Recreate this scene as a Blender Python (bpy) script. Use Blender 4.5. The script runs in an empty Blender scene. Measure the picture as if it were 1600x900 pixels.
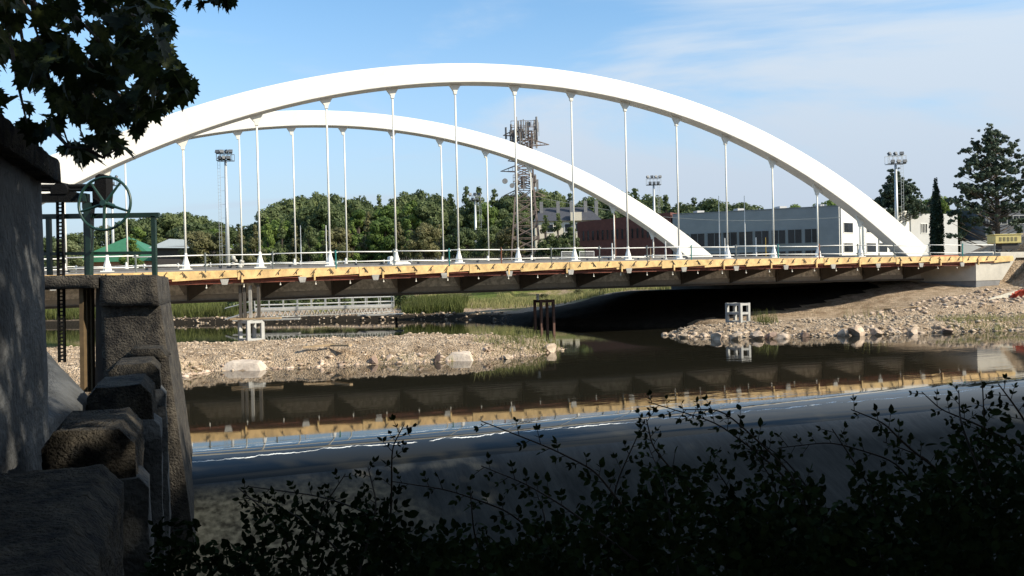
import bpy, math, random
import numpy as np
from mathutils import Vector, Matrix
random.seed(7); rng = np.random.default_rng(7)
R = math.radians
scene = bpy.context.scene
COL = scene.collection

# ------------------------------------------------------------------ camera
FPX = 1300.0
PITCH, ROLL, HC = 0.0086, 0.0228, 4.04
cam_d = bpy.data.cameras.new('camera'); cam = bpy.data.objects.new('camera', cam_d); COL.objects.link(cam)
cam_d.sensor_width = 36; cam_d.lens = FPX/1600*36; cam_d.clip_start = 0.05; cam_d.clip_end = 9000
cp, sp, cr, sr = math.cos(PITCH), math.sin(PITCH), math.cos(ROLL), math.sin(ROLL)
r0, u0, f0 = Vector((1,0,0)), Vector((0,sp,cp)), Vector((0,cp,-sp))
cR = cr*r0 - sr*u0; cU = sr*r0 + cr*u0
M = Matrix((( cR.x,cU.x,-f0.x,0),(cR.y,cU.y,-f0.y,0),(cR.z,cU.z,-f0.z,HC),(0,0,0,1)))
cam.matrix_world = M
scene.camera = cam
def ray(x, y): return cR*((x-800)/FPX) + cU*((450-y)/FPX) + f0
def PZ(x, y, z):                      # point at height z seen at photo pixel
    d = ray(x, y); t = (z-HC)/d.z; return Vector((0,0,HC)) + d*t
def PY(x, y, Y):                      # point at distance Y seen at photo pixel
    d = ray(x, y); return Vector((0,0,HC)) + d*(Y/d.y)

# ------------------------------------------------------------------ sky, sun, exposure
SUN_AZ, SUN_EL = 112.0, 33.0
world = bpy.data.worlds.new('World'); scene.world = world; world.use_nodes = True
wn, wl = world.node_tree.nodes, world.node_tree.links
wn.clear()
sky = wn.new('ShaderNodeTexSky'); sky.sky_type = 'NISHITA'; sky.sun_disc = False
sky.sun_elevation = R(SUN_EL); sky.sun_rotation = R(SUN_AZ); sky.air_density = 1.0; sky.dust_density = 0.6; sky.ozone_density = 2.0
tc = wn.new('ShaderNodeTexCoord'); mp = wn.new('ShaderNodeMapping'); mp.inputs['Scale'].default_value = (1.1, 1.0, 4.6)
mp.inputs['Rotation'].default_value = (R(7), R(-10), 0)
wl.new(tc.outputs['Generated'], mp.inputs['Vector'])
n1 = wn.new('ShaderNodeTexNoise'); n1.inputs['Scale'].default_value = 1.55; n1.inputs['Detail'].default_value = 8; n1.inputs['Roughness'].default_value = 0.55; n1.inputs['Distortion'].default_value = 0.9
wl.new(mp.outputs[0], n1.inputs['Vector'])
sx = wn.new('ShaderNodeSeparateXYZ'); wl.new(tc.outputs['Generated'], sx.inputs[0])
rx = wn.new('ShaderNodeMapRange'); rx.inputs['From Min'].default_value = -0.25; rx.inputs['From Max'].default_value = 0.55
rx.inputs['To Min'].default_value = -0.12; rx.inputs['To Max'].default_value = 0.15
wl.new(sx.outputs['X'], rx.inputs['Value'])
ad = wn.new('ShaderNodeMath'); ad.operation = 'ADD'; wl.new(n1.outputs['Fac'], ad.inputs[0]); wl.new(rx.outputs[0], ad.inputs[1])
rp = wn.new('ShaderNodeMapRange'); rp.interpolation_type = 'SMOOTHSTEP'
rp.inputs['From Min'].default_value = 0.425; rp.inputs['From Max'].default_value = 0.66; rp.inputs['To Max'].default_value = 0.85
wl.new(ad.outputs[0], rp.inputs['Value'])
mx = wn.new('ShaderNodeMix'); mx.data_type = 'RGBA'; wl.new(rp.outputs[0], mx.inputs['Factor'])
tint = wn.new('ShaderNodeMix'); tint.data_type = 'RGBA'; tint.blend_type = 'MULTIPLY'; tint.inputs['Factor'].default_value = 1.0
wl.new(sky.outputs[0], tint.inputs['A']); tint.inputs['B'].default_value = (0.80, 1.00, 1.04, 1)
wl.new(tint.outputs['Result'], mx.inputs['A']); mx.inputs['B'].default_value = (3.45, 3.85, 4.25, 1)
hz_r = wn.new('ShaderNodeMapRange'); hz_r.interpolation_type = 'SMOOTHSTEP'; hz_r.inputs['From Min'].default_value = -0.02; hz_r.inputs['From Max'].default_value = 0.36
hz_r.inputs['To Min'].default_value = 0.95; hz_r.inputs['To Max'].default_value = 0.0; wl.new(sx.outputs['Z'], hz_r.inputs['Value'])
hm = wn.new('ShaderNodeMix'); hm.data_type = 'RGBA'; wl.new(hz_r.outputs[0], hm.inputs['Factor']); wl.new(mx.outputs['Result'], hm.inputs['A']); hm.inputs['B'].default_value = (2.45, 2.84, 3.45, 1)
bg = wn.new('ShaderNodeBackground'); bg.inputs['Strength'].default_value = 0.145
wl.new(hm.outputs['Result'], bg.inputs['Color'])
wo = wn.new('ShaderNodeOutputWorld'); wl.new(bg.outputs[0], wo.inputs[0])
sun_d = bpy.data.lights.new('sun', 'SUN'); sun_d.energy = 4.8; sun_d.angle = R(0.53); sun_d.color = (1.0, 0.91, 0.76)
sun = bpy.data.objects.new('sun', sun_d); COL.objects.link(sun)
to_sun = Vector((math.sin(R(SUN_AZ))*math.cos(R(SUN_EL)), math.cos(R(SUN_AZ))*math.cos(R(SUN_EL)), math.sin(R(SUN_EL))))
sun.rotation_euler = to_sun.to_track_quat('Z', 'Y').to_euler()
scene.view_settings.view_transform = 'Standard'; scene.view_settings.look = 'None'
scene.view_settings.exposure = 0.58; scene.view_settings.gamma = 1.0

# ------------------------------------------------------------------ materials
MATS = {}
def mat(name, col, rough=0.7, metal=0.0, var=0.25, scale=4.0, bump=0.0, bscale=None, col2=None, coords='Object', trans=0.0, spec=0.5, objvar=0.0, contrast=(0.3,0.7), detail=6):
    if name in MATS: return MATS[name]
    m = bpy.data.materials.new(name); m.use_nodes = True; nt = m.node_tree; n, l = nt.nodes, nt.links
    b = n['Principled BSDF']; b.inputs['Roughness'].default_value = rough; b.inputs['Metallic'].default_value = metal
    b.inputs['Specular IOR Level'].default_value = spec
    t = n.new('ShaderNodeTexCoord'); ns = n.new('ShaderNodeTexNoise'); ns.inputs['Scale'].default_value = scale; ns.inputs['Detail'].default_value = detail
    ns.inputs['Roughness'].default_value = 0.65
    l.new(t.outputs[coords], ns.inputs['Vector'])
    mr = n.new('ShaderNodeMapRange'); mr.inputs['From Min'].default_value = contrast[0]; mr.inputs['From Max'].default_value = contrast[1]
    l.new(ns.outputs['Fac'], mr.inputs['Value'])
    mi = n.new('ShaderNodeMix'); mi.data_type = 'RGBA'
    c2 = col2 if col2 else tuple(c*(1-var) for c in col)
    c1 = col if col2 else tuple(min(1, c*(1+var*0.5)) for c in col)
    mi.inputs['A'].default_value = (*c2, 1); mi.inputs['B'].default_value = (*c1, 1)
    l.new(mr.outputs[0], mi.inputs['Factor'])
    out = mi.outputs['Result']
    if objvar:
        oi = n.new('ShaderNodeObjectInfo'); hs = n.new('ShaderNodeHueSaturation')
        r1 = n.new('ShaderNodeMapRange'); r1.inputs['To Min'].default_value = 1-objvar; r1.inputs['To Max'].default_value = 1+objvar
        l.new(oi.outputs['Random'], r1.inputs['Value']); l.new(r1.outputs[0], hs.inputs['Value'])
        r2 = n.new('ShaderNodeMapRange'); r2.inputs['To Min'].default_value = 0.5+objvar*0.05; r2.inputs['To Max'].default_value = 0.5-objvar*0.05
        l.new(oi.outputs['Random'], r2.inputs['Value']); l.new(r2.outputs[0], hs.inputs['Hue'])
        l.new(out, hs.inputs['Color']); out = hs.outputs['Color']
    l.new(out, b.inputs['Base Color'])
    if bump:
        n2 = n.new('ShaderNodeTexNoise'); n2.inputs['Scale'].default_value = bscale or scale*4; n2.inputs['Detail'].default_value = 8
        l.new(t.outputs[coords], n2.inputs['Vector'])
        bp = n.new('ShaderNodeBump'); bp.inputs['Strength'].default_value = min(1, bump); bp.inputs['Distance'].default_value = 0.05*max(1, bump)
        l.new(n2.outputs['Fac'], bp.inputs['Height']); l.new(bp.outputs[0], b.inputs['Normal'])
    if trans:
        tr = n.new('ShaderNodeBsdfTranslucent'); l.new(out, tr.inputs['Color']); ms = n.new('ShaderNodeMixShader'); ms.inputs[0].default_value = trans
        l.new(b.outputs[0], ms.inputs[1]); l.new(tr.outputs[0], ms.inputs[2]); l.new(ms.outputs[0], n['Material Output'].inputs[0])
    MATS[name] = m; return m

white_paint = mat('white_bridge_paint', (.80,.775,.71), .42, var=.13, scale=.5, bump=.05)
hanger_paint = mat('hanger_paint', (.74,.72,.64), .4, var=.12, scale=1.5)
web_steel = mat('web_steel', (.36,.34,.30), .55, var=.4, scale=2.6, bump=.3, bscale=3)  # web base darkened so the painted water light stands out
rib_steel = mat('rib_steel', (.085,.075,.062), .6, var=.3, scale=2)
joist_red = mat('joist_red', (.20,.055,.03), .7, var=.5, scale=3)
board_yellow = mat('board_yellow', (.72,.49,.21), .6, var=.42, scale=2.0, objvar=.09)
slab_conc = mat('slab_concrete', (.13,.13,.13), .85, var=.25, scale=1.5, bump=.3)
abut_conc = mat('abutment_concrete', (.52,.49,.42), .85, var=.22, scale=.8, bump=.3)
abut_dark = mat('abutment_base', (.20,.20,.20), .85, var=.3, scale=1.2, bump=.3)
rail_white = mat('rail_galvanised', (.76,.76,.72), .4, metal=0, var=.15, scale=3)
endplate_m = mat('endplate_grey', (.36,.35,.32), .6, var=.4, scale=3)
post_teal = mat('post_teal', (.03,.22,.20), .5, var=.2)
post_grey = mat('post_grey', (.16,.18,.17), .5, var=.3)
post_rust = mat('post_rust', (.24,.09,.05), .6, var=.3)
dark_steel = mat('dark_steel', (.045,.04,.035), .6, var=.4, scale=8)
rust_steel = mat('rust_steel', (.10,.045,.03), .7, var=.4, scale=5)
tower_white = mat('tower_white', (.42,.42,.40), .5, var=.15)
green_rail = mat('green_rail', (.010,.030,.022), .42, var=.35, scale=6)
green_wheel = mat('green_wheel', (.012,.042,.030), .4, var=.35, scale=9)
grease_iron = mat('greased_iron', (.008,.008,.008), .8, var=.5, scale=12, bump=.4, spec=.15)
old_conc = mat('old_concrete', (.074,.077,.078), .92, var=.6, scale=1.3, bump=1.0, bscale=14, contrast=(.35,.65))
old_stone = mat('old_stone', (.088,.076,.058), .95, scale=5.0, bump=1.8, bscale=34, col2=(.016,.016,.016), contrast=(.38,.68), spec=.2)
pier_conc = mat('pier_concrete', (.085,.074,.058), .95, scale=3.5, bump=1.4, bscale=26, col2=(.022,.019,.016), contrast=(.42,.66))
slot_timber = mat('slot_timber', (.13,.085,.04), .8, var=.4, scale=4)
def gravel_mat(name, c1, c2):
    m = bpy.data.materials.new(name); m.use_nodes = True; n, l = m.node_tree.nodes, m.node_tree.links
    b = n['Principled BSDF']; b.inputs['Roughness'].default_value = .95; b.inputs['Specular IOR Level'].default_value = .2
    t = n.new('ShaderNodeTexCoord'); a = n.new('ShaderNodeTexNoise'); a.inputs['Scale'].default_value = 1.1; a.inputs['Detail'].default_value = 8; a.inputs['Roughness'].default_value = .7; l.new(t.outputs['Object'], a.inputs['Vector'])
    mr = n.new('ShaderNodeMapRange'); mr.inputs['From Min'].default_value = .36; mr.inputs['From Max'].default_value = .6; l.new(a.outputs['Fac'], mr.inputs[0])
    mi = n.new('ShaderNodeMix'); mi.data_type = 'RGBA'; mi.inputs['A'].default_value = (*c2,1); mi.inputs['B'].default_value = (*c1,1); l.new(mr.outputs[0], mi.inputs['Factor'])
    v = n.new('ShaderNodeTexVoronoi'); v.inputs['Scale'].default_value = 7; l.new(t.outputs['Object'], v.inputs['Vector'])
    v2 = n.new('ShaderNodeTexVoronoi'); v2.inputs['Scale'].default_value = 17; l.new(t.outputs['Object'], v2.inputs['Vector'])
    sp = n.new('ShaderNodeSeparateColor'); l.new(v.outputs['Color'], sp.inputs[0]); sp2 = n.new('ShaderNodeSeparateColor'); l.new(v2.outputs['Color'], sp2.inputs[0])
    s = n.new('ShaderNodeMath'); s.operation = 'ADD'; l.new(sp.outputs[0], s.inputs[0]); l.new(sp2.outputs[0], s.inputs[1])
    r = n.new('ShaderNodeMapRange'); r.inputs['From Max'].default_value = 2; r.inputs['To Min'].default_value = .55; r.inputs['To Max'].default_value = 1.35; l.new(s.outputs[0], r.inputs[0])
    mm = n.new('ShaderNodeMix'); mm.data_type = 'RGBA'; mm.blend_type = 'MULTIPLY'; mm.inputs['Factor'].default_value = 1; l.new(mi.outputs['Result'], mm.inputs['A']); l.new(r.outputs[0], mm.inputs['B']); l.new(mm.outputs['Result'], b.inputs['Base Color'])
    d = n.new('ShaderNodeMath'); d.operation = 'ADD'; l.new(v.outputs['Distance'], d.inputs[0]); l.new(v2.outputs['Distance'], d.inputs[1])
    bp = n.new('ShaderNodeBump'); bp.invert = True; bp.inputs['Strength'].default_value = 1; bp.inputs['Distance'].default_value = .12; l.new(d.outputs[0], bp.inputs['Height']); l.new(bp.outputs[0], b.inputs['Normal'])
    return m
gravel = gravel_mat('gravel', (.62,.485,.345), (.33,.235,.15))
rockm = mat('pale_rock', (.54,.43,.325), .9, scale=1.6, bump=.8, bscale=8, col2=(.24,.175,.12), objvar=.15, contrast=(.35,.6))
pole_steel = mat('pole_steel', (.50,.52,.52), .45, metal=.3, var=.15)
lamp_dark = mat('lamp_dark', (.10,.11,.12), .5, var=.2)
pylon_m = mat('pylon_steel', (.20,.15,.125), .6, metal=.2, var=.4, scale=1, coords='Object')
bark = mat('bark', (.085,.068,.055), .95, var=.4, scale=3, bump=.6)
wood_grey = mat('weathered_timber', (.40,.29,.17), .8, var=.4, scale=4)

def leafmat(name, c1, c2, trans=.36, objvar=.25, scale=.35):
    return mat(name, c1, .6, col2=c2, scale=scale, trans=trans, objvar=objvar, contrast=(.35,.65), detail=3, spec=.25)
leaf_dark = leafmat('foliage_dark', (.130,.165,.062), (.058,.086,.040))
leaf_olive = leafmat('foliage_olive', (.20,.185,.085), (.10,.115,.05))
leaf_bright = leafmat('foliage_bright', (.17,.24,.055), (.09,.14,.038))
leaf_pine = leafmat('needles_dark', (.075,.105,.065), (.034,.056,.040), trans=.12, objvar=.1)
leaf_cyp = leafmat('cypress_green', (.016,.034,.018), (.008,.02,.01), trans=.05, objvar=.05)
leaf_poplar = leafmat('foliage_silver', (.19,.22,.11), (.10,.13,.06))
leaf_plane = leafmat('plane_leaf', (.075,.10,.026), (.018,.028,.010), trans=.25, objvar=.5, scale=3)
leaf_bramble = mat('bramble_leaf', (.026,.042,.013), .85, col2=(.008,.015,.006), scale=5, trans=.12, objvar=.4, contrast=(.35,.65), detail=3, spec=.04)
grassm = leafmat('reed_grass', (.125,.150,.040), (.075,.085,.025), scale=.5, objvar=.1)
drygrass = leafmat('dry_grass', (.34,.30,.14), (.16,.19,.06), scale=.8, objvar=.1)

# ground: grass / soil by noise
def ground_mat():
    m = bpy.data.materials.new('ground_soil_grass'); m.use_nodes = True; n, l = m.node_tree.nodes, m.node_tree.links
    b = n['Principled BSDF']; b.inputs['Roughness'].default_value = .95; b.inputs['Specular IOR Level'].default_value = .1
    t = n.new('ShaderNodeTexCoord'); a = n.new('ShaderNodeTexNoise'); a.inputs['Scale'].default_value = .16; a.inputs['Detail'].default_value = 9; a.inputs['Roughness'].default_value = .6
    l.new(t.outputs['Object'], a.inputs['Vector'])
    c = n.new('ShaderNodeValToRGB'); e = c.color_ramp.elements
    e[0].position = .40; e[0].color = (.10,.13,.035,1); e[1].position = .60; e[1].color = (.36,.275,.20,1)
    k = c.color_ramp.elements.new(.5); k.color = (.22,.20,.08,1)
    at = n.new('ShaderNodeAttribute'); at.attribute_name = 'soil'
    s = n.new('ShaderNodeMath'); s.operation = 'ADD'; l.new(a.outputs['Fac'], s.inputs[0]); l.new(at.outputs['Fac'], s.inputs[1]); l.new(s.outputs[0], c.inputs[0])
    f = n.new('ShaderNodeTexNoise'); f.inputs['Scale'].default_value = 4; f.inputs['Detail'].default_value = 8; l.new(t.outputs['Object'], f.inputs['Vector'])
    mr = n.new('ShaderNodeMapRange'); mr.inputs['From Min'].default_value = .3; mr.inputs['From Max'].default_value = .7; mr.inputs['To Min'].default_value = .55; mr.inputs['To Max'].default_value = 1.25
    l.new(f.outputs['Fac'], mr.inputs[0])
    mi = n.new('ShaderNodeMix'); mi.data_type = 'RGBA'; mi.blend_type = 'MULTIPLY'; mi.inputs['Factor'].default_value = 1
    l.new(c.outputs[0], mi.inputs['A']); l.new(mr.outputs[0], mi.inputs['B'])
    gz = n.new('ShaderNodeSeparateXYZ'); l.new(t.outputs['Object'], gz.inputs[0]); wz = n.new('ShaderNodeMapRange'); wz.inputs['From Min'].default_value = .45; wz.inputs['From Max'].default_value = .75; l.new(gz.outputs['Z'], wz.inputs[0])
    wm = n.new('ShaderNodeMix'); wm.data_type = 'RGBA'; wm.inputs['A'].default_value = (.022,.018,.013,1); l.new(mi.outputs['Result'], wm.inputs['B']); l.new(wz.outputs[0], wm.inputs['Factor']); l.new(wm.outputs['Result'], b.inputs['Base Color'])  # low bank painted near-black, standing in for the shade on its step
    bp = n.new('ShaderNodeBump'); bp.inputs['Strength'].default_value = .8; bp.inputs['Distance'].default_value = .15; l.new(f.outputs['Fac'], bp.inputs['Height']); l.new(bp.outputs[0], b.inputs['Normal'])
    return m
ground_m = ground_mat()

# water: object x runs along the weir crest, y is the distance upstream of it
def water_mat(name, foam=True):
    m = bpy.data.materials.new(name); m.use_nodes = True; n, l = m.node_tree.nodes, m.node_tree.links
    b = n['Principled BSDF']; b.inputs['Roughness'].default_value = .03; b.inputs['IOR'].default_value = 1.33
    b.inputs['Base Color'].default_value = (.016,.015,.010,1); b.inputs['Specular IOR Level'].default_value = .5
    t = n.new('ShaderNodeTexCoord')
    mp = n.new('ShaderNodeMapping'); mp.inputs['Scale'].default_value = (.55,1.6,1); l.new(t.outputs['Object'], mp.inputs[0])
    a = n.new('ShaderNodeTexNoise'); a.inputs['Scale'].default_value = 1.1; a.inputs['Detail'].default_value = 4; l.new(mp.outputs[0], a.inputs['Vector'])
    # calm patches alternate with light ripples
    q = n.new('ShaderNodeTexNoise'); q.inputs['Scale'].default_value = .10; q.inputs['Detail'].default_value = 2; l.new(t.outputs['Object'], q.inputs['Vector'])
    qr = n.new('ShaderNodeMapRange'); qr.inputs['From Min'].default_value = .42; qr.inputs['From Max'].default_value = .62; qr.inputs['To Min'].default_value = .12; qr.inputs['To Max'].default_value = 1
    l.new(q.outputs['Fac'], qr.inputs[0])
    sx = n.new('ShaderNodeSeparateXYZ'); l.new(t.outputs['Object'], sx.inputs[0])
    gx = n.new('ShaderNodeMapRange'); gx.inputs['From Min'].default_value = -4; gx.inputs['From Max'].default_value = 26; gx.inputs['To Min'].default_value = .35; gx.inputs['To Max'].default_value = 1.5
    l.new(sx.outputs['X'], gx.inputs[0])
    mm = n.new('ShaderNodeMath'); mm.operation = 'MULTIPLY'; l.new(qr.outputs[0], mm.inputs[0]); l.new(gx.outputs[0], mm.inputs[1])
    m2 = n.new('ShaderNodeMath'); m2.operation = 'MULTIPLY'; m2.inputs[1].default_value = .055; l.new(mm.outputs[0], m2.inputs[0])
    bp = n.new('ShaderNodeBump'); bp.inputs['Distance'].default_value = .1; l.new(a.outputs['Fac'], bp.inputs['Height']); l.new(m2.outputs[0], bp.inputs['Strength'])
    l.new(bp.outputs[0], b.inputs['Normal'])
    if foam:
        # broken foam lines where the sheet of water tips over the crest (a band of object y)
        w = n.new('ShaderNodeTexNoise'); w.inputs['Scale'].default_value = .45; w.inputs['Detail'].default_value = 9; w.inputs['Roughness'].default_value = .7
        mp2 = n.new('ShaderNodeMapping'); mp2.inputs['Scale'].default_value = (1,0,0); l.new(t.outputs['Object'], mp2.inputs[0]); l.new(mp2.outputs[0], w.inputs['Vector'])
        fac = None
        for off, amp, wid in ((-.15,1.1,.016),(.75,.8,.009)):
            wr = n.new('ShaderNodeMath'); wr.operation = 'MULTIPLY_ADD'; wr.inputs[1].default_value = amp; wr.inputs[2].default_value = off-amp*.5; l.new(w.outputs['Fac'], wr.inputs[0])
            d = n.new('ShaderNodeMath'); d.operation = 'SUBTRACT'; l.new(sx.outputs['Y'], d.inputs[0]); l.new(wr.outputs[0], d.inputs[1])
            ab = n.new('ShaderNodeMath'); ab.operation = 'ABSOLUTE'; l.new(d.outputs[0], ab.inputs[0])
            g = n.new('ShaderNodeTexNoise'); g.inputs['Scale'].default_value = 3; g.inputs['Detail'].default_value = 5; l.new(t.outputs['Object'], g.inputs['Vector'])
            gr = n.new('ShaderNodeMapRange'); gr.inputs['From Min'].default_value = .36; gr.inputs['From Max'].default_value = .62; gr.inputs['To Min'].default_value = 0; gr.inputs['To Max'].default_value = wid*2
            l.new(g.outputs['Fac'], gr.inputs[0])
            lt = n.new('ShaderNodeMath'); lt.operation = 'LESS_THAN'; l.new(ab.outputs[0], lt.inputs[0]); l.new(gr.outputs[0], lt.inputs[1])
            if fac is None: fac = lt
            else:
                mxn = n.new('ShaderNodeMath'); mxn.operation = 'MAXIMUM'; l.new(fac.outputs[0], mxn.inputs[0]); l.new(lt.outputs[0], mxn.inputs[1]); fac = mxn
        mi = n.new('ShaderNodeMix'); mi.data_type = 'RGBA'; mi.inputs['A'].default_value = (.016,.015,.010,1); mi.inputs['B'].default_value = (.75,.76,.74,1)
        l.new(fac.outputs[0], mi.inputs['Factor']); l.new(mi.outputs['Result'], b.inputs['Base Color'])
        r = n.new('ShaderNodeMapRange'); r.inputs['To Min'].default_value = .03; r.inputs['To Max'].default_value = .7; l.new(fac.outputs[0], r.inputs[0]); l.new(r.outputs[0], b.inputs['Roughness'])
    return m
water_m = water_mat('river_water_surface')

# the thin sheet running down the weir face; bare concrete with silt near the left pier
def weir_mat():
    m = bpy.data.materials.new('weir_face'); m.use_nodes = True; n, l = m.node_tree.nodes, m.node_tree.links
    b = n['Principled BSDF']; b.inputs['Specular IOR Level'].default_value = .0; b.inputs['Coat Roughness'].default_value = .06; b.inputs['Coat IOR'].default_value = 1.33
    t = n.new('ShaderNodeTexCoord'); sx = n.new('ShaderNodeSeparateXYZ'); l.new(t.outputs['Object'], sx.inputs[0])
    mp = n.new('ShaderNodeMapping'); mp.inputs['Scale'].default_value = (2.2,.35,1); l.new(t.outputs['Object'], mp.inputs[0])
    a = n.new('ShaderNodeTexNoise'); a.inputs['Scale'].default_value = 1.2; a.inputs['Detail'].default_value = 8; a.inputs['Roughness'].default_value = .7; l.new(mp.outputs[0], a.inputs['Vector'])
    c = n.new('ShaderNodeValToRGB'); e = c.color_ramp.elements
    e[0].position = .3; e[0].color = (.014,.016,.016,1); e[1].position = .72; e[1].color = (.050,.052,.048,1)
    l.new(a.outputs['Fac'], c.inputs[0])
    # silt / dry concrete: object x below about 2 m
    s = n.new('ShaderNodeTexNoise'); s.inputs['Scale'].default_value = .8; s.inputs['Detail'].default_value = 6; l.new(t.outputs['Object'], s.inputs['Vector'])
    f = n.new('ShaderNodeMath'); f.operation = 'MULTIPLY_ADD'; f.inputs[1].default_value = 5; l.new(s.outputs['Fac'], f.inputs[0]); l.new(sx.outputs['X'], f.inputs[2])
    g = n.new('ShaderNodeMapRange'); g.inputs['From Min'].default_value = 8; g.inputs['From Max'].default_value = 2.5; l.new(f.outputs[0], g.inputs[0])
    yy = n.new('ShaderNodeMapRange'); yy.inputs['From Min'].default_value = -1.2; yy.inputs['From Max'].default_value = -2.0; l.new(sx.outputs['Y'], yy.inputs[0])
    gg = n.new('ShaderNodeMath'); gg.operation = 'MULTIPLY'; l.new(g.outputs[0], gg.inputs[0]); l.new(yy.outputs[0], gg.inputs[1])
    sp2 = n.new('ShaderNodeTexNoise'); sp2.inputs['Scale'].default_value = 6; sp2.inputs['Detail'].default_value = 8; l.new(t.outputs['Object'], sp2.inputs['Vector'])
    c2 = n.new('ShaderNodeValToRGB'); e = c2.color_ramp.elements; e[0].position = .35; e[0].color = (.10,.08,.05,1); e[1].position = .66; e[1].color = (.42,.34,.21,1); l.new(sp2.outputs['Fac'], c2.inputs[0])
    mi = n.new('ShaderNodeMix'); mi.data_type = 'RGBA'; l.new(gg.outputs[0], mi.inputs['Factor']); l.new(c.outputs[0], mi.inputs['A']); l.new(c2.outputs[0], mi.inputs['B'])
    l.new(mi.outputs['Result'], b.inputs['Base Color'])
    inv = n.new('ShaderNodeMapRange'); inv.inputs['To Min'].default_value = .45; inv.inputs['To Max'].default_value = .9; l.new(gg.outputs[0], inv.inputs[0]); l.new(inv.outputs[0], b.inputs['Roughness'])
    cw = n.new('ShaderNodeMapRange'); cw.inputs['To Min'].default_value = 1; cw.inputs['To Max'].default_value = .05; l.new(gg.outputs[0], cw.inputs[0])
    cy = n.new('ShaderNodeMapRange'); cy.inputs['From Min'].default_value = -2.2; cy.inputs['From Max'].default_value = -1.0; cy.inputs['To Min'].default_value = .16; cy.inputs['To Max'].default_value = 1; l.new(sx.outputs['Y'], cy.inputs[0])
    cm = n.new('ShaderNodeMath'); cm.operation = 'MULTIPLY'; l.new(cw.outputs[0], cm.inputs[0]); l.new(cy.outputs[0], cm.inputs[1]); l.new(cm.outputs[0], b.inputs['Coat Weight'])
    bp = n.new('ShaderNodeBump'); bp.inputs['Strength'].default_value = .35; bp.inputs['Distance'].default_value = .06; l.new(a.outputs['Fac'], bp.inputs['Height']); l.new(bp.outputs[0], b.inputs['Normal']); l.new(bp.outputs[0], b.inputs['Coat Normal'])
    return m
weir_m = weir_mat()

# ------------------------------------------------------------------ mesh helpers
class MB:
    def __init__(s): s.v = []; s.f = []
    def box(s, c, size, rz=0.0, mtx=None):
        hx, hy, hz = size[0]/2, size[1]/2, size[2]/2; b = len(s.v); ca, sa = math.cos(rz), math.sin(rz)
        for x, y, z in ((-hx,-hy,-hz),(hx,-hy,-hz),(hx,hy,-hz),(-hx,hy,-hz),(-hx,-hy,hz),(hx,-hy,hz),(hx,hy,hz),(-hx,hy,hz)):
            s.v.append((c[0]+x*ca-y*sa, c[1]+x*sa+y*ca, c[2]+z))
        for q in ((0,3,2,1),(4,5,6,7),(0,1,5,4),(1,2,6,5),(2,3,7,6),(3,0,4,7)): s.f.append(tuple(b+i for i in q))
        return s
    def hexa(s, p):                                # eight corners: bottom ring, top ring
        b = len(s.v); s.v += [tuple(q) for q in p]
        for q in ((0,3,2,1),(4,5,6,7),(0,1,5,4),(1,2,6,5),(2,3,7,6),(3,0,4,7)): s.f.append(tuple(b+i for i in q))
        return s
    def bar(s, a, b_, w, h=None):                  # square bar between points
        a, b_ = Vector(a), Vector(b_); h = h or w; d = (b_-a)
        if d.length < 1e-6: return s
        d.normalize(); up = Vector((0,0,1)) if abs(d.z) < .95 else Vector((0,1,0))
        x = d.cross(up).normalized()*w/2; y = x.cross(d).normalized()*h/2
        return s.hexa([a-x-y, a+x-y, a+x+y, a-x+y, b_-x-y, b_+x-y, b_+x+y, b_-x+y])
    def tube(s, pts, rad, n=8, cap=True):
        pts = [Vector(p) for p in pts]; k = len(pts)
        if not hasattr(rad, '__len__'): rad = [rad]*k
        base = len(s.v); prev = None
        for i, p in enumerate(pts):
            d = (pts[min(i+1,k-1)]-pts[max(i-1,0)]).normalized()
            if prev is None:
                up = Vector((0,0,1)) if abs(d.z) < .9 else Vector((1,0,0)); x = d.cross(up).normalized()
            else:
                x = (prev - d*prev.dot(d)).normalized()
            prev = x; y = d.cross(x)
            for j in range(n):
                a = 2*math.pi*j/n; s.v.append(tuple(p + (x*math.cos(a)+y*math.sin(a))*rad[i]))
        for i in range(k-1):
            for j in range(n):
                a, b_ = base+i*n+j, base+i*n+(j+1)%n; s.f.append((a, b_, b_+n, a+n))
        if cap:
            s.f.append(tuple(base+j for j in range(n))[::-1]); s.f.append(tuple(base+(k-1)*n+j for j in range(n)))
        return s
    def prism(s, poly, ext):                       # polygon (3-D points) extruded by vector ext
        b = len(s.v); n = len(poly); e = Vector(ext)
        s.v += [tuple(Vector(p)) for p in poly] + [tuple(Vector(p)+e) for p in poly]
        s.f.append(tuple(range(b, b+n))[::-1]); s.f.append(tuple(range(b+n, b+2*n)))
        for i in range(n):
            j = (i+1) % n; s.f.append((b+i, b+j, b+n+j, b+n+i))
        return s
    def ring(s, c, r1, r2, axis, n=40, t=8):       # torus with radius r1, tube r2
        axis = Vector(axis).normalized(); x = axis.cross(Vector((0,0,1))).normalized(); y = axis.cross(x); c = Vector(c); b = len(s.v)
        for i in range(n):
            a = 2*math.pi*i/n; d = x*math.cos(a)+y*math.sin(a)
            for j in range(t):
                q = 2*math.pi*j/t; s.v.append(tuple(c + d*(r1+r2*math.cos(q)) + axis*r2*math.sin(q)))
        for i in range(n):
            for j in range(t):
                a1 = b+i*t+j; a2 = b+i*t+(j+1)%t; a3 = b+((i+1)%n)*t+(j+1)%t; a4 = b+((i+1)%n)*t+j; s.f.append((a1,a2,a3,a4))
        return s
    def build(s, name, m, parent=None, smooth=False, kind=None, bevel=0):
        off = wloc(parent) if parent else Vector((0,0,0))
        me = bpy.data.meshes.new(name); v = np.array(s.v, dtype=float) - np.array(off)
        me.from_pydata([tuple(q) for q in v], [], s.f); me.update()
        return link(name, me, m, parent, smooth, kind, bevel)
def wloc(o):
    p = Vector(o.location)
    while o.parent: o = o.parent; p += Vector(o.location)
    return p
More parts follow.
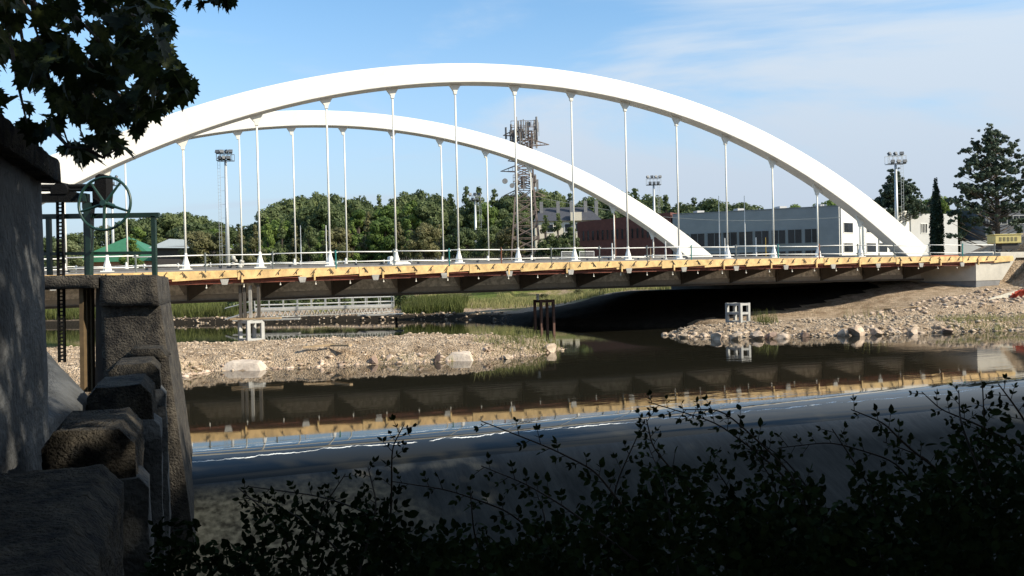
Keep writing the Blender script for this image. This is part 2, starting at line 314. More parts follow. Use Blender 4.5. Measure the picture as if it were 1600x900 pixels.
def link(name, me, m, parent=None, smooth=False, kind=None, bevel=0):
    if m and not me.materials: me.materials.append(m)
    if smooth: me.polygons.foreach_set('use_smooth', [True]*len(me.polygons))
    o = bpy.data.objects.new(name, me); COL.objects.link(o)
    if parent: o.parent = parent
    if kind: o['kind'] = kind
    if bevel:
        b = o.modifiers.new('bevel', 'BEVEL'); b.width = bevel; b.segments = 2
    return o
def npmesh(name, V, F):
    me = bpy.data.meshes.new(name); V = np.asarray(V, dtype=np.float32); F = np.asarray(F, dtype=np.int32); k = F.shape[1]
    me.vertices.add(len(V)); me.vertices.foreach_set('co', V.ravel()); me.loops.add(F.size); me.loops.foreach_set('vertex_index', F.ravel())
    me.polygons.add(len(F)); me.polygons.foreach_set('loop_start', np.arange(0, F.size, k, dtype=np.int32)); me.polygons.foreach_set('loop_total', np.full(len(F), k, dtype=np.int32))
    me.update(calc_edges=True); me.validate(); return me
def tag(o, label, cat, group=None):
    o['label'] = label; o['category'] = cat
    if group: o['group'] = group
    return o
def thing(name, loc, label, cat, group=None, rz=0):
    o = bpy.data.objects.new(name, None); COL.objects.link(o); o.location = loc; o.rotation_euler = (0,0,rz); o.empty_display_size = .3
    return tag(o, label, cat, group)
def copy_tree(o, parent=None):
    c = o.copy(); COL.objects.link(c)
    if parent: c.parent = parent
    for ch in list(o.children): copy_tree(ch, c)
    return c
# value noise
_perm = rng.random((256,256))
def vnoise(x, y):
    xi, yi = np.floor(x).astype(int), np.floor(y).astype(int); xf, yf = x-xi, y-yi; u, v = xf*xf*(3-2*xf), yf*yf*(3-2*yf)
    g = lambda a, b: _perm[a & 255, b & 255]
    return (g(xi,yi)*(1-u)+g(xi+1,yi)*u)*(1-v) + (g(xi,yi+1)*(1-u)+g(xi+1,yi+1)*u)*v
def fbm(x, y, o=4):
    s = 0; a = .5
    for k in range(o): s = s + a*(vnoise(x*2**k+17*k, y*2**k+31*k)-.5); a *= .5
    return s
def ss(x, a, b): t = np.clip((x-a)/(b-a), 0, 1); return t*t*(3-2*t)
def pldist(X, Y, P):                                # signed distance to a polyline, positive on its left
    best = np.full(X.shape, 1e9); sg = np.ones(X.shape)
    for (x1,y1),(x2,y2) in zip(P[:-1], P[1:]):
        dx, dy = x2-x1, y2-y1; L = dx*dx+dy*dy; t = np.clip(((X-x1)*dx+(Y-y1)*dy)/L, 0, 1)
        d = np.hypot(X-x1-t*dx, Y-y1-t*dy); c = dx*(Y-y1)-dy*(X-x1)
        m = d < best-1e-9; best = np.where(m, d, best); sg = np.where(m, np.sign(c), sg)
    return best*sg

# ------------------------------------------------------------------ frames of reference
TH = 0.358
AX = Vector((math.cos(TH), math.sin(TH), 0)); PR = Vector((-math.sin(TH), math.cos(TH), 0))   # along the bridge / across it
O0 = Vector((.504, 60.49, 0)); SK = Vector((-15.39, 14.45, 0))/18.9                            # skewed cross direction per metre of width
def dz(s):
    u = s/4.5; return 5.4385 + .0233*u - .1789*(u/8)**2
def B(s, q, z): p = O0 + AX*s + SK*q; return Vector((p.x, p.y, z))
CREST0 = Vector((-7.8, 19.9, 0))                    # left end of the weir crest

# ------------------------------------------------------------------ ground (one sheet to the horizon)
BANK = [(-400,150),(-150,112),(-39,96),(-7,91.5),(-1.5,86),(1.5,76),(7,70.5),(14,66.5),(14.5,62.5),(11.5,59.6),(10.6,58.5),(11.2,56.4),(14,54.6),(20,53.8),(28,54.6),(36,55.6),(48,50),(50,34),(48,14),(52,-60),(60,-500)]
LEFT = [(-20,-500),(-16,-60),(-17,8),(-24,24),(-30,40),(-44,62),(-80,92),(-150,104),(-400,140)]
def height(X, Y):
    d1 = pldist(X, Y, BANK)                          # land on the left of the direction of travel
    d2 = pldist(X, Y, LEFT)
    n = fbm(X*.35, Y*.35)*.35 + fbm(X*1.3+5, Y*1.3)*.14
    bed = -1.6 + np.where(Y < 18+.374*X+4, -3.2, 0)
    rise = np.where(X < 0, ss(d1,15,34), ss(d1,18+6*ss(X,0,10),40))
    h1 = .62*ss(d1,-.4,1.0) + .45*ss(d1,1,6)*(1-.8*ss(X,8,14)*(1-ss(Y,66,70))) + .35*ss(d1,6,14)*(1-ss(X,8,14)*(1-ss(Y,67,72))) + 3.7*rise
    h1 = h1 + 4.0*ss(X,43.5,49)*ss(Y,60,70)*(1-rise)
    h1 = h1 + 1.25*ss(X,3,14)*ss(d1,.5,9)*ss(Y,69,79)*(1-rise)
    h1 = h1 + 1.1*ss(X, 25, 36)*ss(Y,58,66)*(1-rise)
    h2 = .7*ss(d2,-.4,1.2) + 4.2*ss(d2,1,9)
    z = bed + (h1-bed+n*ss(d1,0,4))*ss(d1,-2.5,.2)
    z = z - 1.3*ss(d1,-1,1)*(1-ss(Y,60.5,63))*ss(X,6,9)*(1-ss(X,44,47))*ss(Y,50,52)
    z2 = bed + (h2-bed+n*ss(d2,0,4))*ss(d2,-2.5,.2)
    z = np.maximum(z, z2)
    # our bank: land under and behind the camera, dropping to the pool below the weir
    e = Y - .30*X                                     # towards the river
    hb = 2.35 - 5.8*ss(e, 3.2, 11.5) + n*.5
    z = np.where(e < 11.5, np.maximum(z, hb), z)
    return z
# d1 sign: BANK runs left to right with land beyond it (on its left)
def axis_coords(lo, hi, step):
    a = list(np.arange(lo, hi+1e-6, step)); g = step
    left, right = [], []; x = lo
    while x > -4200: g *= 1.28; x -= g; left.append(x)
    g = step; x = hi
    while x < 4200: g *= 1.28; x += g; right.append(x)
    return np.array(left[::-1] + a + right)
xs = axis_coords(-58, 62, .8); ys = axis_coords(-14, 132, .8)
GX, GY = np.meshgrid(xs, ys); GZ = height(GX, GY)
nx, ny = len(xs), len(ys); idx = np.arange(nx*ny).reshape(ny, nx)
F = np.stack([idx[:-1,:-1], idx[:-1,1:], idx[1:,1:], idx[1:,:-1]], -1).reshape(-1,4)
me = npmesh('ground', np.stack([GX,GY,GZ],-1).reshape(-1,3), F)
soil = np.clip(.16*(1-ss(pldist(GX,GY,BANK),2,15)) + .22*ss(GX,0,14)*(1-ss(GY,84,98)) + .12*ss(GX,42,46)*(1-ss(GY,84,100)) - .02, -.1, .5)
at = me.attributes.new('soil', 'FLOAT', 'POINT'); at.data.foreach_set('value', soil.ravel().astype(np.float32))
go = link('ground', me, ground_m, smooth=True, kind='structure'); me.materials.append(gravel); me.materials.append(mat('deck_shade_earth', (.045,.036,.028), .95, var=.5, scale=1.5, bump=.8, spec=.1))  # last material: earth with the deck's shade put into its near-black colour
cxy = np.stack([(GX[:-1,:-1]+GX[1:,1:])/2, (GY[:-1,:-1]+GY[1:,1:])/2], -1).reshape(-1,2)
jit = fbm(cxy[:,0]*.5, cxy[:,1]*.5)*5
mi_ = ((cxy[:,0] > 8+jit) & (cxy[:,1] > 45) & (cxy[:,1] < 84+jit)).astype(np.int32)
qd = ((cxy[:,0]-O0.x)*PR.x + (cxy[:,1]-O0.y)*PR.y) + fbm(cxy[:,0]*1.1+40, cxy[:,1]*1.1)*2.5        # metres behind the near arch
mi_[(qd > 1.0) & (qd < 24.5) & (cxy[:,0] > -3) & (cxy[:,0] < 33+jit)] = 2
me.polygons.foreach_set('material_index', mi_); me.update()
def ground_z(x, y): return float(height(np.array([float(x)]), np.array([float(y)]))[0])

# river surface, with its edge rolling over the crest; local x along the crest, local y upstream
wv, wf = [], []
def zc(y): return 0.0 if y > .9 else (-.085*(.9-y)**2 if y > -.7 else -.2176-.272*(-.7-y)-.15*min(-.7-y, .8)**2-(.24*max(0,-.7-y-.8)))
prof = [(190,0),(120,0),(60,0),(30,0),(14,0),(8,0),(4,0),(2,0)] + [(y, zc(y)) for y in np.arange(1.4,-1.05,-.15)] + [(-1.2,zc(-1.2)-.03)]
xsw = [-190,-80,-40,-20] + list(np.arange(-10, 46, 1.0)) + [60,120,190]
for x in xsw:
    for y, z in prof: wv.append((x,y,z))
k = len(prof)
for i in range(len(xsw)-1):
    for j in range(k-1):
        a = i*k+j; wf.append((a, a+1, a+k+1, a+k))
me = bpy.data.meshes.new('river_water'); me.from_pydata(wv, [], wf); me.update()
o = link('river_water', me, water_m, smooth=True, kind='structure'); o.location = CREST0; o.rotation_euler = (0,0,TH)
# weir body
wv, wf = [], []; wprof = [(1.2,-.9),(.9,-.3)] + [(y, zc(y)-.02) for y in (.5,0,-.5,-.9,-1.3,-1.5,-1.7,-2.1,-2.6,-3.2,-4.0,-5.0,-6.2,-7.6,-9.0)]
xsw = list(np.arange(-2, 46.1, .6))
for x in xsw:
    for y, z in wprof: wv.append((x, y, z + (fbm(np.array([x*.7]), np.array([y*.9]))[0]*.10 if y < -2 else 0)))
k = len(wprof)
for i in range(len(xsw)-1):
    for j in range(k-1): a = i*k+j; wf.append((a, a+1, a+k+1, a+k))
me = bpy.data.meshes.new('weir'); me.from_pydata(wv, [], wf); me.update()
o = link('weir', me, weir_m, smooth=True); o.location = CREST0 + Vector((0,0,-.004)); o.rotation_euler = (0,0,TH)
tag(o, 'low sloping concrete weir with a thin sheet of water running down its dark face', 'weir')
# pool below the weir
mb = MB(); mb.v = [(-40,-40,-3.4),(60,-40,-3.4),(60,40,-3.4),(-40,22,-3.4)]; mb.f = [(0,1,2,3)]
o = mb.build('pool_water', water_mat('pool_surface', False), kind='structure')

# ------------------------------------------------------------------ gravel spits
ICO_V = None
def ico():
    t = (1+5**.5)/2
    v = np.array([(-1,t,0),(1,t,0),(-1,-t,0),(1,-t,0),(0,-1,t),(0,1,t),(0,-1,-t),(0,1,-t),(t,0,-1),(t,0,1),(-t,0,-1),(-t,0,1)])/math.sqrt(1+t*t)
    f = np.array([(0,11,5),(0,5,1),(0,1,7),(0,7,10),(0,10,11),(1,5,9),(5,11,4),(11,10,2),(10,7,6),(7,1,8),(3,9,4),(3,4,2),(3,2,6),(3,6,8),(3,8,9),(4,9,5),(2,4,11),(6,2,10),(8,6,7),(9,8,1)])
    return v, f
IV, IF = ico()
def rand_rot():
    q = rng.normal(size=4); q /= np.linalg.norm(q); w,x,y,z = q
    return np.array([[1-2*(y*y+z*z),2*(x*y-z*w),2*(x*z+y*w)],[2*(x*y+z*w),1-2*(x*x+z*z),2*(y*z-x*w)],[2*(x*z-y*w),2*(y*z+x*w),1-2*(x*x+y*y)]])
def stones(name, pts, sizes, m, parent=None):
    V, Fa = [], []
    for i, (p, s) in enumerate(zip(pts, sizes)):
        v = IV*(1+rng.uniform(-.45,.35,(12,1))); v = v*np.array([1.15, rng.uniform(.5,1), rng.uniform(.3,.7)]); e_ = np.array(Matrix.Rotation(rng.uniform(0,6.28),3,'Z') @ Matrix.Rotation(rng.normal(0,.45),3,'X')); v = v@e_.T*s + np.array(p)
        V.append(v); Fa.append(IF+12*i)
    me = npmesh(name, np.concatenate(V), np.concatenate(Fa)); return link(name, me, m, parent, kind='stuff')
def spit(name, poly, top, m):
    # poly: closed outline at the waterline
    P = np.array(poly); lo, hi = P.min(0)-2, P.max(0)+2; st = .22
    xs = np.arange(lo[0], hi[0], st); ys = np.arange(lo[1], hi[1], st); X, Y = np.meshgrid(xs, ys)
    pl = list(map(tuple, poly)) + [tuple(poly[0])]; d = pldist(X, Y, pl)
    d = d + fbm(X*.9, Y*.9)*1.2
    z = -.5 + .5*ss(d,-1.0,0) + top*.72*ss(d,-.02,1.6) + top*.28*ss(d,1.2,4.5) + fbm(X*2.1+3, Y*2.1)*.34*ss(d,-.2,.6) + fbm(X*.35+9, Y*.35)*.35*ss(d,.5,3) + fbm(X*6, Y*6)*.12
    idx = np.arange(X.size).reshape(X.shape); Fq = np.stack([idx[:-1,:-1], idx[:-1,1:], idx[1:,1:], idx[1:,:-1]], -1).reshape(-1,4)
    keep = (d.ravel()[Fq].max(1) > -1.1); me = npmesh(name, np.stack([X,Y,z],-1).reshape(-1,3), Fq[keep])
    link(name, me, m, smooth=False, kind='structure')
    def hz(x, y):
        i = int(np.clip((y-lo[1])/st, 0, len(ys)-1)); j = int(np.clip((x-lo[0])/st, 0, len(xs)-1)); return z[i,j], d[i,j]
    return hz
isl = [PZ(278,592,0), PZ(330,581,0), PZ(420,577,0), PZ(525,573,0), PZ(620,568,0), PZ(700,565,0), PZ(770,561,0), PZ(825,556,0), PZ(866,550,0)]
isl = [(p.x,p.y) for p in isl] + [(3.0,48.6),(-1,51.5),(-9,52),(-20,50),(-32,46),(-34,38),(-24,33.5),(-20.5,34.5),(-17.5,36.8)]
hz1 = spit('gravel_island', isl, .98, gravel)
def scatter(hz, poly, n, lo, hi, dmax=9, power=2.5):
    P = np.array(poly); a, b = P.min(0), P.max(0); pts, sz = [], []
    while len(pts) < n:
        x, y = rng.uniform(a[0],b[0]), rng.uniform(a[1]-.3,b[1]); z, d = hz(x,y)
        if d < -.25 or d > dmax: continue
        s = lo + (hi-lo)*rng.random()**power
        if d < 1.3 and rng.random() < .5: s *= 1.35
        pts.append((x,y,z+s*.15)); sz.append(s)
    return pts, sz
pts, sz = scatter(hz1, isl, 15000, .018, .12, power=4); stones('loose_stones', pts, sz, rockm)
BANKPOLY = [(10.6,58.5),(11.2,56.4),(14,54.6),(20,53.8),(28,54.6),(36,55.6),(46,52),(46,60),(40,66),(30,64),(22,63),(16,61.5)]
hz2 = spit('gravel_spit', BANKPOLY, .75, gravel)
pts, sz = scatter(hz2, BANKPOLY, 11000, .03, .20, power=5); stones('loose_stones', pts, sz, rockm)
pts, sz = [], []
for i in range(330):
    x = rng.uniform(10.5,40); y = np.interp(x,[10.6,11.2,14,20,28,36,46],[57.6,56.4,54.8,54.0,54.8,55.8,52.5])+rng.uniform(-.25,1.0); z, d = hz2(x,y); s_ = rng.uniform(.08,.27)*(1 if x < 30 else .5); pts.append((x,y,max(0,z)+s_*.12)); sz.append(s_)
stones('shore_rocks', pts, sz, rockm)
pts, sz = [], []
for i in range(170):
    j = rng.integers(0,8); f_ = rng.random(); x = isl[j][0]*(1-f_)+isl[j+1][0]*f_; y = isl[j][1]*(1-f_)+isl[j+1][1]*f_+rng.uniform(-.2,.9); z, d = hz1(x,y); s_ = .06+.16*rng.random()**2; pts.append((x,y,max(0,z)+s_*.1)); sz.append(s_)
stones('shore_rocks', pts, sz, rockm)
# rubble on the right-hand bank below the abutment
pts, sz = [], []
for i in range(5200):
    x, y = rng.uniform(20,56), rng.uniform(57,72.5)
    if y > 58+.45*(x-14): continue
    s = .04+.26*rng.random()**4
    pts.append((x,y,ground_z(x,y)+s*.1)); sz.append(s)
stones('bank_rubble', pts, sz, rockm)
pts, sz = [], []
for i in range(900):
    t = rng.random(); x = -45+60*t; y = np.interp(x, [-45,-39,-7,-1.5,1.5,15],[97,96,91.5,86,78,70])+rng.uniform(-.6,2.5)
    if x > 0: continue
    y = y; s = .06+.22*rng.random()**3
    pts.append((x,y,ground_z(x,y)+s*.1)); sz.append(s)
stones('shore_stones', pts, sz, rockm)

def boulder(px, py, w, h, label, flat=.6, rot=0, sharp=.18, sink=.25, deep=.8, m=None):
    g = PZ(px, py, 0); D = g.y; W = w*D/FPX/2; H = h*D/FPX
    v, f = ico(); vv = [Vector(q) for q in v]; mbf = []
    # one subdivision for a faceted block
    cache = {}; V = list(vv); 
    def mid(a,b):
        k = (min(a,b),max(a,b))
        if k not in cache: V.append(((V[a]+V[b])/2).normalized()); cache[k] = len(V)-1
        return cache[k]
    for a,b,c in f: ab,bc,ca = mid(a,b),mid(b,c),mid(c,a); mbf += [(a,ab,ca),(b,bc,ab),(c,ca,bc),(ab,bc,ca)]
    planes = [(Vector(rng.normal(size=3)).normalized(), rng.uniform(.38,.75)) for _ in range(11)]
    out = []
    for q in V:
        q = q.copy()
        for nrm, dd in planes:
            e = q.dot(nrm)-dd
            if e > 0: q -= nrm*e
        q *= 1.45
        q = Vector((q.x*W, q.y*W*deep, q.z*H*.62)); out.append(q + Vector(rng.normal(size=3))*W*.02)
    me = bpy.data.meshes.new('boulder'); me.from_pydata([tuple(q) for q in out], [], mbf); me.update()
    o = link('boulder', me, m or rockm); o.location = (g.x, g.y+W*deep*.6, H*(.5-sink)); o.rotation_euler = (rng.uniform(-.15,.15), rng.uniform(-.2,.2), rot)
    return tag(o, label, 'boulder')
def slab(px0, px1, pyb, pyt, label, m, deep=1.4, tip=.35):
    a, b = PZ(px0,pyb,0), PZ(px1,pyb-.5,0); H = (pyb-pyt)*a.y/FPX; d = b-a; L = d.length; d.normalize(); back = Vector((-d.y,d.x,0))
    root_ = a
    pts = [a+Vector((0,0,-.15)), b+Vector((0,0,-.15)), b+back*deep*.8+Vector((0,0,-.1)), a+back*deep+Vector((0,0,-.1)),
           a+d*L*.30+back*.45+Vector((0,0,H*.92)), b-d*L*tip*.4+back*.35+Vector((0,0,H*.72)), b-d*L*.2+back*deep*.7+Vector((0,0,H*1.02)), a+d*L*.34+back*deep*.85+Vector((0,0,H*1.08))]
    mb = MB().hexa([p-a for p in pts]); o = mb.build('boulder', m, None, bevel=.03); o.location = a
    subdiv_rough_later.append(o); return tag(o, label, 'boulder')
subdiv_rough_later = []
slab_m = mat('cream_rock', (.62,.53,.43), .9, scale=2.5, bump=.6, bscale=9, col2=(.40,.32,.25))
slab(324,410,580,566,'low pale slab at the waterline near the left end of the long gravel island', slab_m)
slab(686,740,565,552,'broad flat cream block at the waterline in the middle of the long gravel island', slab_m)
boulder(683,566,15,12,'small dark rock against the left side of the flat pale block on the island', m=mat('dark_rock',(.10,.07,.06),.9,var=.4,scale=3))
boulder(608,567,18,13,'rounded pink boulder on the island shore left of the flat pale block', rot=1)
boulder(583,569,17,14,'brown boulder beside a dark hollow on the island shore', rot=2, m=mat('brown_rock',(.26,.18,.14),.9,var=.4,scale=3))
boulder(862,551,22,13,'white boulder at the very right tip of the long gravel island', rot=.4)
boulder(792,561,16,10,'small pink boulder on the shore just left of the grassy island tip', rot=1.4)
boulder(1342,525,24,19,'tall pointed pale boulder, highest on the right-hand spit shore', rot=.5, sink=.15)
boulder(1372,524,20,11,'pale boulder leaning right of the tall pointed boulder on the spit', rot=1.5)
boulder(1322,525,22,13,'round pinkish boulder just left of the tall pointed boulder', rot=2.2)
boulder(1222,529,28,13,'big pale boulder at the waterline in the middle of the right-hand spit', rot=.2)
boulder(1205,529,22,13,'brown shaded boulder tucked against the big pale boulder on the spit', rot=1.2, m=MATS['brown_rock'])
boulder(1185,530,24,13,'low pink boulder at the waterline left of the brown shaded boulder', rot=2.6)
boulder(1150,531,24,15,'pale boulder at the waterline directly below the white trestle', rot=.7)
boulder(1120,531,22,12,'flat pink boulder on the left part of the right-hand spit shore', rot=1.9)
boulder(1070,528,17,7,'tiny white boulder at the left tip of the right-hand spit', rot=.9)
boulder(1260,527,16,12,'small dark red boulder on the spit between the big pale ones', rot=.9, m=MATS['brown_rock'])
boulder(1430,522,20,12,'greyish boulder on the spit shore right of the leaning boulder', rot=.3)
boulder(1480,520,18,10,'low brown boulder among weeds at the right end of the spit shore', rot=.3, m=MATS['brown_rock'])
# broken timber on the island
t0 = PZ(497,553,.55)
for a,(dx,l,ang,lab) in enumerate(((0,1.5,.35,'dark broken beam lying across the gravel island'),(1.0,1.7,-.55,'weathered plank propped on the gravel island, right of the dark beam'))):
    o = MB().bar((-l/2,0,0),(l/2,0,.22),.24,.09).build('timber_plank', wood_grey); o.location = (t0.x+dx, t0.y, .85+.0*a); o.rotation_euler = (0,.1,ang); tag(o, lab, 'plank')

# ------------------------------------------------------------------ the bridge
bridge = thing('arch_bridge', B(0,0,0), 'white twin-arch road bridge under construction, its deck edged with yellow boards', 'bridge')
def arch_z(s):
    u = s/4.5; return 5.4385 + 12.487*(1-((u-.01)/8.3)**2) - 1.0933*(u/8)**4 + .28
def arch(q0):
    mb = MB(); N = 72; ring = []
    S = np.linspace(-8.26*4.5, 8.26*4.5, N)
    for s in S:
        z = arch_z(s); ds = .05; tz = (arch_z(s+ds)-arch_z(s-ds))/(2*ds); t = Vector((1,0,tz)).normalized(); nrm = Vector((-t.z,0,t.x))
        D = 1.32 + .62*(abs(s)/36.6)**2.0; w = .62
        base = B(s, q0, z)
        def P(a, b): return base + AX*(nrm.x*a) + Vector((0,0,nrm.z*a)) + PR*b
        mb.v += [tuple(P(0,-w)), tuple(P(D,-w)), tuple(P(D,w)), tuple(P(0,w))]
    for i in range(N-1):
        for j in range(4): a = i*4+j; b = i*4+(j+1)%4; mb.f.append((a, a+4, b+4, b))
    mb.f.append((0,1,2,3)); e = (N-1)*4; mb.f.append((e+3,e+2,e+1,e))
    return mb
QF = 18.9
for q0, lab in ((0,'near white steel arch'),(QF,'far white steel arch')):
    o = arch(q0).build('arch', white_paint, bridge, bevel=.05); o['label'] = lab
def hanger(i, q0, parent):
    s = (i-8)*4.5; zt, zb = arch_z(s), dz(s)
    h = MB().tube([B(s+(.1 if q0 else 0),q0,zb+.1), B(s+(.1 if q0 else 0),q0,zt)], .064, 10).build('hanger', hanger_paint, parent, smooth=True)
    m = MB(); b = B(s,q0,zb-.05)
    m.tube([b, b+Vector((0,0,.22)), b+Vector((0,0,.42)), b+Vector((0,0,.72)), b+Vector((0,0,1.05))], [.27,.25,.21,.12,.085], 8)
    m.box(b+Vector((0,0,.02)), (.75,.5,.1), TH); m.build('base_socket', white_paint, h)
    t = B(s,q0,zt); g = MB()
    slope = (arch_z(s+.3)-arch_z(s-.3))/.6
    g.prism([t+AX*-.46+Vector((0,0,-.46*slope+.06))-PR*.11, t+AX*.46+Vector((0,0,.46*slope+.06))-PR*.11, t+AX*.40+Vector((0,0,.40*slope-.10))-PR*.11, t+AX*.13+Vector((0,0,-.50))-PR*.11, t+AX*.10+Vector((0,0,-.70))-PR*.11, t+AX*-.10+Vector((0,0,-.70))-PR*.11, t+AX*-.13+Vector((0,0,-.50))-PR*.11, t+AX*-.40+Vector((0,0,-.40*slope-.10))-PR*.11], PR*.22)
    g.build('top_gusset', hanger_paint, h)
for q0 in (0, QF):
    for i in range(1,16): hanger(i, q0, bridge)
S0, S1 = -41.0, 40.6
QE = -4.25
def sweep(sec, m, name, s0=S0, s1=S1, n=40, parent=bridge, q_off=0):
    # sec: list of (q, dz relative to deck) swept along the camber
    mb = MB(); k = len(sec); SS = np.linspace(s0, s1, n)
    for s in SS:
        for q, z in sec: mb.v.append(tuple(B(s, q, dz(s)+z)))
    for i in range(n-1):
        for j in range(k): a = i*k+j; b = i*k+(j+1)%k; mb.f.append((a,b,b+k,a+k))
    mb.f.append(tuple(range(k))[::-1]); mb.f.append(tuple((n-1)*k+j for j in range(k)))
    return mb.build(name, m, parent)
sweep([(QE+.05,-.24),(-.75,-.20),(-.75,-.30),(QE+.05,-.50)][::-1], slab_conc, 'walkway_slab')
sweep([(-.74,-.05),(-.60,-.05),(-.60,-.32),(-.74,-.32)][::-1], mat('edge_kerb',(.22,.21,.20),.8), 'edge_kerb')
sweep([(-.58,-.05),(QF+.58,-.05),(QF+.58,-.32),(-.58,-.32)][::-1], slab_conc, 'deck_slab')
sweep([(QF+.6,-.04),(QF-QE,-.26),(QF-QE,-.50),(QF+.6,-.30)][::-1], slab_conc, 'walkway_slab')
sweep([(2.2,.02),(2.45,.02),(2.45,.16),(2.2,.16)], slab_conc, 'kerb'); sweep([(QF-2.45,-.049),(QF-2.2,-.049),(QF-2.2,.42),(QF-2.45,.42)], mat('kerb_grey',(.12,.12,.13),.8), 'kerb', s0=-22)
for q0, sg in ((0,-1),(QF,1)):
    sweep([(q0-.12,-.33),(q0+.12,-.33),(q0+.12,-2.02),(q0-.12,-2.02)][::-1], web_steel, 'girder_web')
    sweep([(q0-.38,-2.021),(q0+.38,-2.021),(q0+.38,-2.16),(q0-.38,-2.16)][::-1], rib_steel, 'girder_flange')
    # lower strip of the web: a smooth stiffener plate
    sweep([(q0-.19,-1.66),(q0-.121,-1.66),(q0-.121,-2.02),(q0-.19,-2.02)][::-1], mat('flange_grey',(.46,.44,.39),.6,var=.2), 'web_stiffener')
# tapered ribs under the walkways, one beneath every hanger
for q0, sg in ((0,-1),(QF,1)):
    for i in range(-1, 18):
        s = (i-8)*4.5
        if not S0+.5 < s < S1-.5: continue
        z = dz(s); qo = 4.05*sg; th = AX*.05
        r_ = MB(); pts = [B(s,q0+.125*sg,z-2.015), B(s,q0+.125*sg,z-.42), B(s,q0+qo,z-.53), B(s,q0+qo,z-.80), B(s,q0+qo*.86,z-.86)]
        r_.prism([p-th for p in pts], th*2); rr = r_.build('rib', rib_steel, bridge)
        c = MB(); p = B(s,QE-.09,z-.86)
        if sg < 0:
            c.prism([p+AX*-.24+Vector((0,0,.14)), p+AX*.24+Vector((0,0,.14)), p+AX*.15+Vector((0,0,-.20)), p+AX*-.15+Vector((0,0,-.20))], -SK*.05); c.build('end_plate', endplate_m, rr)
            st = MB(); st.box(B(s,q0-.22,z-1.2)+Vector((0,0,0)), (.2,.18,1.6), TH); st.build('stiffener', rib_steel, rr)
# water-thrown sunlight painted as pale mottled plates on the near web, one per bay
web_light_m = mat('web_light_pale', (.90,.88,.80), .5, scale=3.2, bump=.8, bscale=5, col2=(.50,.49,.43), contrast=(.38,.6), detail=4)
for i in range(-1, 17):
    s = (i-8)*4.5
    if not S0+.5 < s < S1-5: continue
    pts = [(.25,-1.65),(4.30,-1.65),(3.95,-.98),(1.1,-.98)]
    MB().prism([B(s+a,-.14,dz(s+a)+z) for a,z in pts], SK*.018).build('web_light_patch', web_light_m, bridge)
# floor beams between the two girders
for i in range(-1, 18):
    s = (i-8)*4.5
    if not S0+.5 < s < S1-.5: continue
    f_ = MB(); a, b = B(s,.14,dz(s)-1.0), B(s,QF-.14,dz(s)-1.0); f_.prism([a+AX*-.12+Vector((0,0,-.7)), a+AX*.12+Vector((0,0,-.7)), a+AX*.12+Vector((0,0,.66)), a+AX*-.12+Vector((0,0,.66))], b-a); f_.build('floor_beam', rib_steel, bridge)
# timber joists and soffit boards beneath the edge formwork
sweep([(QE+.02,-.72),(-.5,-.50),(-.5,-.53),(QE+.02,-.76)][::-1], joist_red, 'soffit_board')
sweep([(QE+.22,-.765),(QE+.36,-.76),(QE+.36,-.99),(QE+.22,-.99)][::-1], joist_red, 'timber_joist')
sweep([(-2.0,-.62),(-1.88,-.62),(-1.88,-.86),(-2.0,-.86)][::-1], joist_red, 'timber_joist')
# row of little cleats hung below the joists
mb = MB()
for s in np.arange(-34, 38, .27):
    mb.box(B(s,-1.1,dz(s)-.82), (.12,.1,.17), TH)
mb.build('soffit_cleats', mat('cleat_grey',(.14,.12,.10),.7), bridge, kind='stuff')
sweep([(-1.16,-.73),(-1.04,-.73),(-1.04,-.70),(-1.16,-.70)], rib_steel, 'cleat_rail')
# yellow edge formwork: overlapping boards, each a board of its own
PW = 3.62
k = 0; s = S0+1.2
while s < S1-.5:
    e = min(s+PW+.16, S1+1.5); za, zb = dz(s), dz(e); tilt = .075
    for lay, (t0_, t1_, dq) in enumerate(((-.20,-.30,0),(-.303,-.70,-.028))):
        d = dq - (.03 if k % 2 else 0)
        p = [B(s,QE+d,za+t1_-(tilt if lay else 0)), B(e,QE+d,zb+t1_+(tilt if lay else 0)), B(e,QE+d+.07,zb+t1_+(tilt if lay else 0)), B(s,QE+d+.07,za+t1_-(tilt if lay else 0)),
             B(s,QE+d,za+t0_), B(e,QE+d,zb+t0_), B(e,QE+d+.07,zb+t0_), B(s,QE+d+.07,za+t0_)]
        MB().hexa(p).build('formwork_board', board_yellow, bridge)
    s += PW; k += 1
# dark shore brackets on the boards, hung bolts below
br0 = MB(); br0.bar((-.15,-.03,-.34),(.10,-.03,-.03),.05,.03); br0.bar((.10,-.03,-.03),(.12,-.10,-.05),.04); br0.bar((-.0,-.03,-.18),(.02,-.03,-.32),.04,.03)
brm = bpy.data.meshes.new('bracket'); brm.from_pydata(br0.v, [], br0.f); brm.update(); brm.materials.append(dark_steel)
bo = MB().tube([(0,0,-.42),(0,0,0)], .02, 6); bo.box((0,0,-.42),(.08,.08,.07)); bom = bpy.data.meshes.new('bolt'); bom.from_pydata(bo.v, [], bo.f); bom.update(); bom.materials.append(hanger_paint)
s = S0+1.5; k = 0
while s < S1:
    o = link('bracket', brm, None, bridge); o.location = B(s,QE-.05,dz(s)-.22) - bridge.location; o.rotation_euler = (0,0,TH); o.scale = (random.choice((1,1,-1)),1,1)
    if k % 2: 
        o = link('tie_bolt', bom, None, bridge); o.location = B(s+.3,QE+.29,dz(s)-.72-.1*random.random()) - bridge.location; o.rotation_euler = (0,0,TH)
    if k % 4 == 1:
        MB().box(B(s,QE-.1,dz(s)-.74), (.1,.1,.42), TH).build('timber_strut', board_yellow, bridge)
    s += 1.06; k += 1

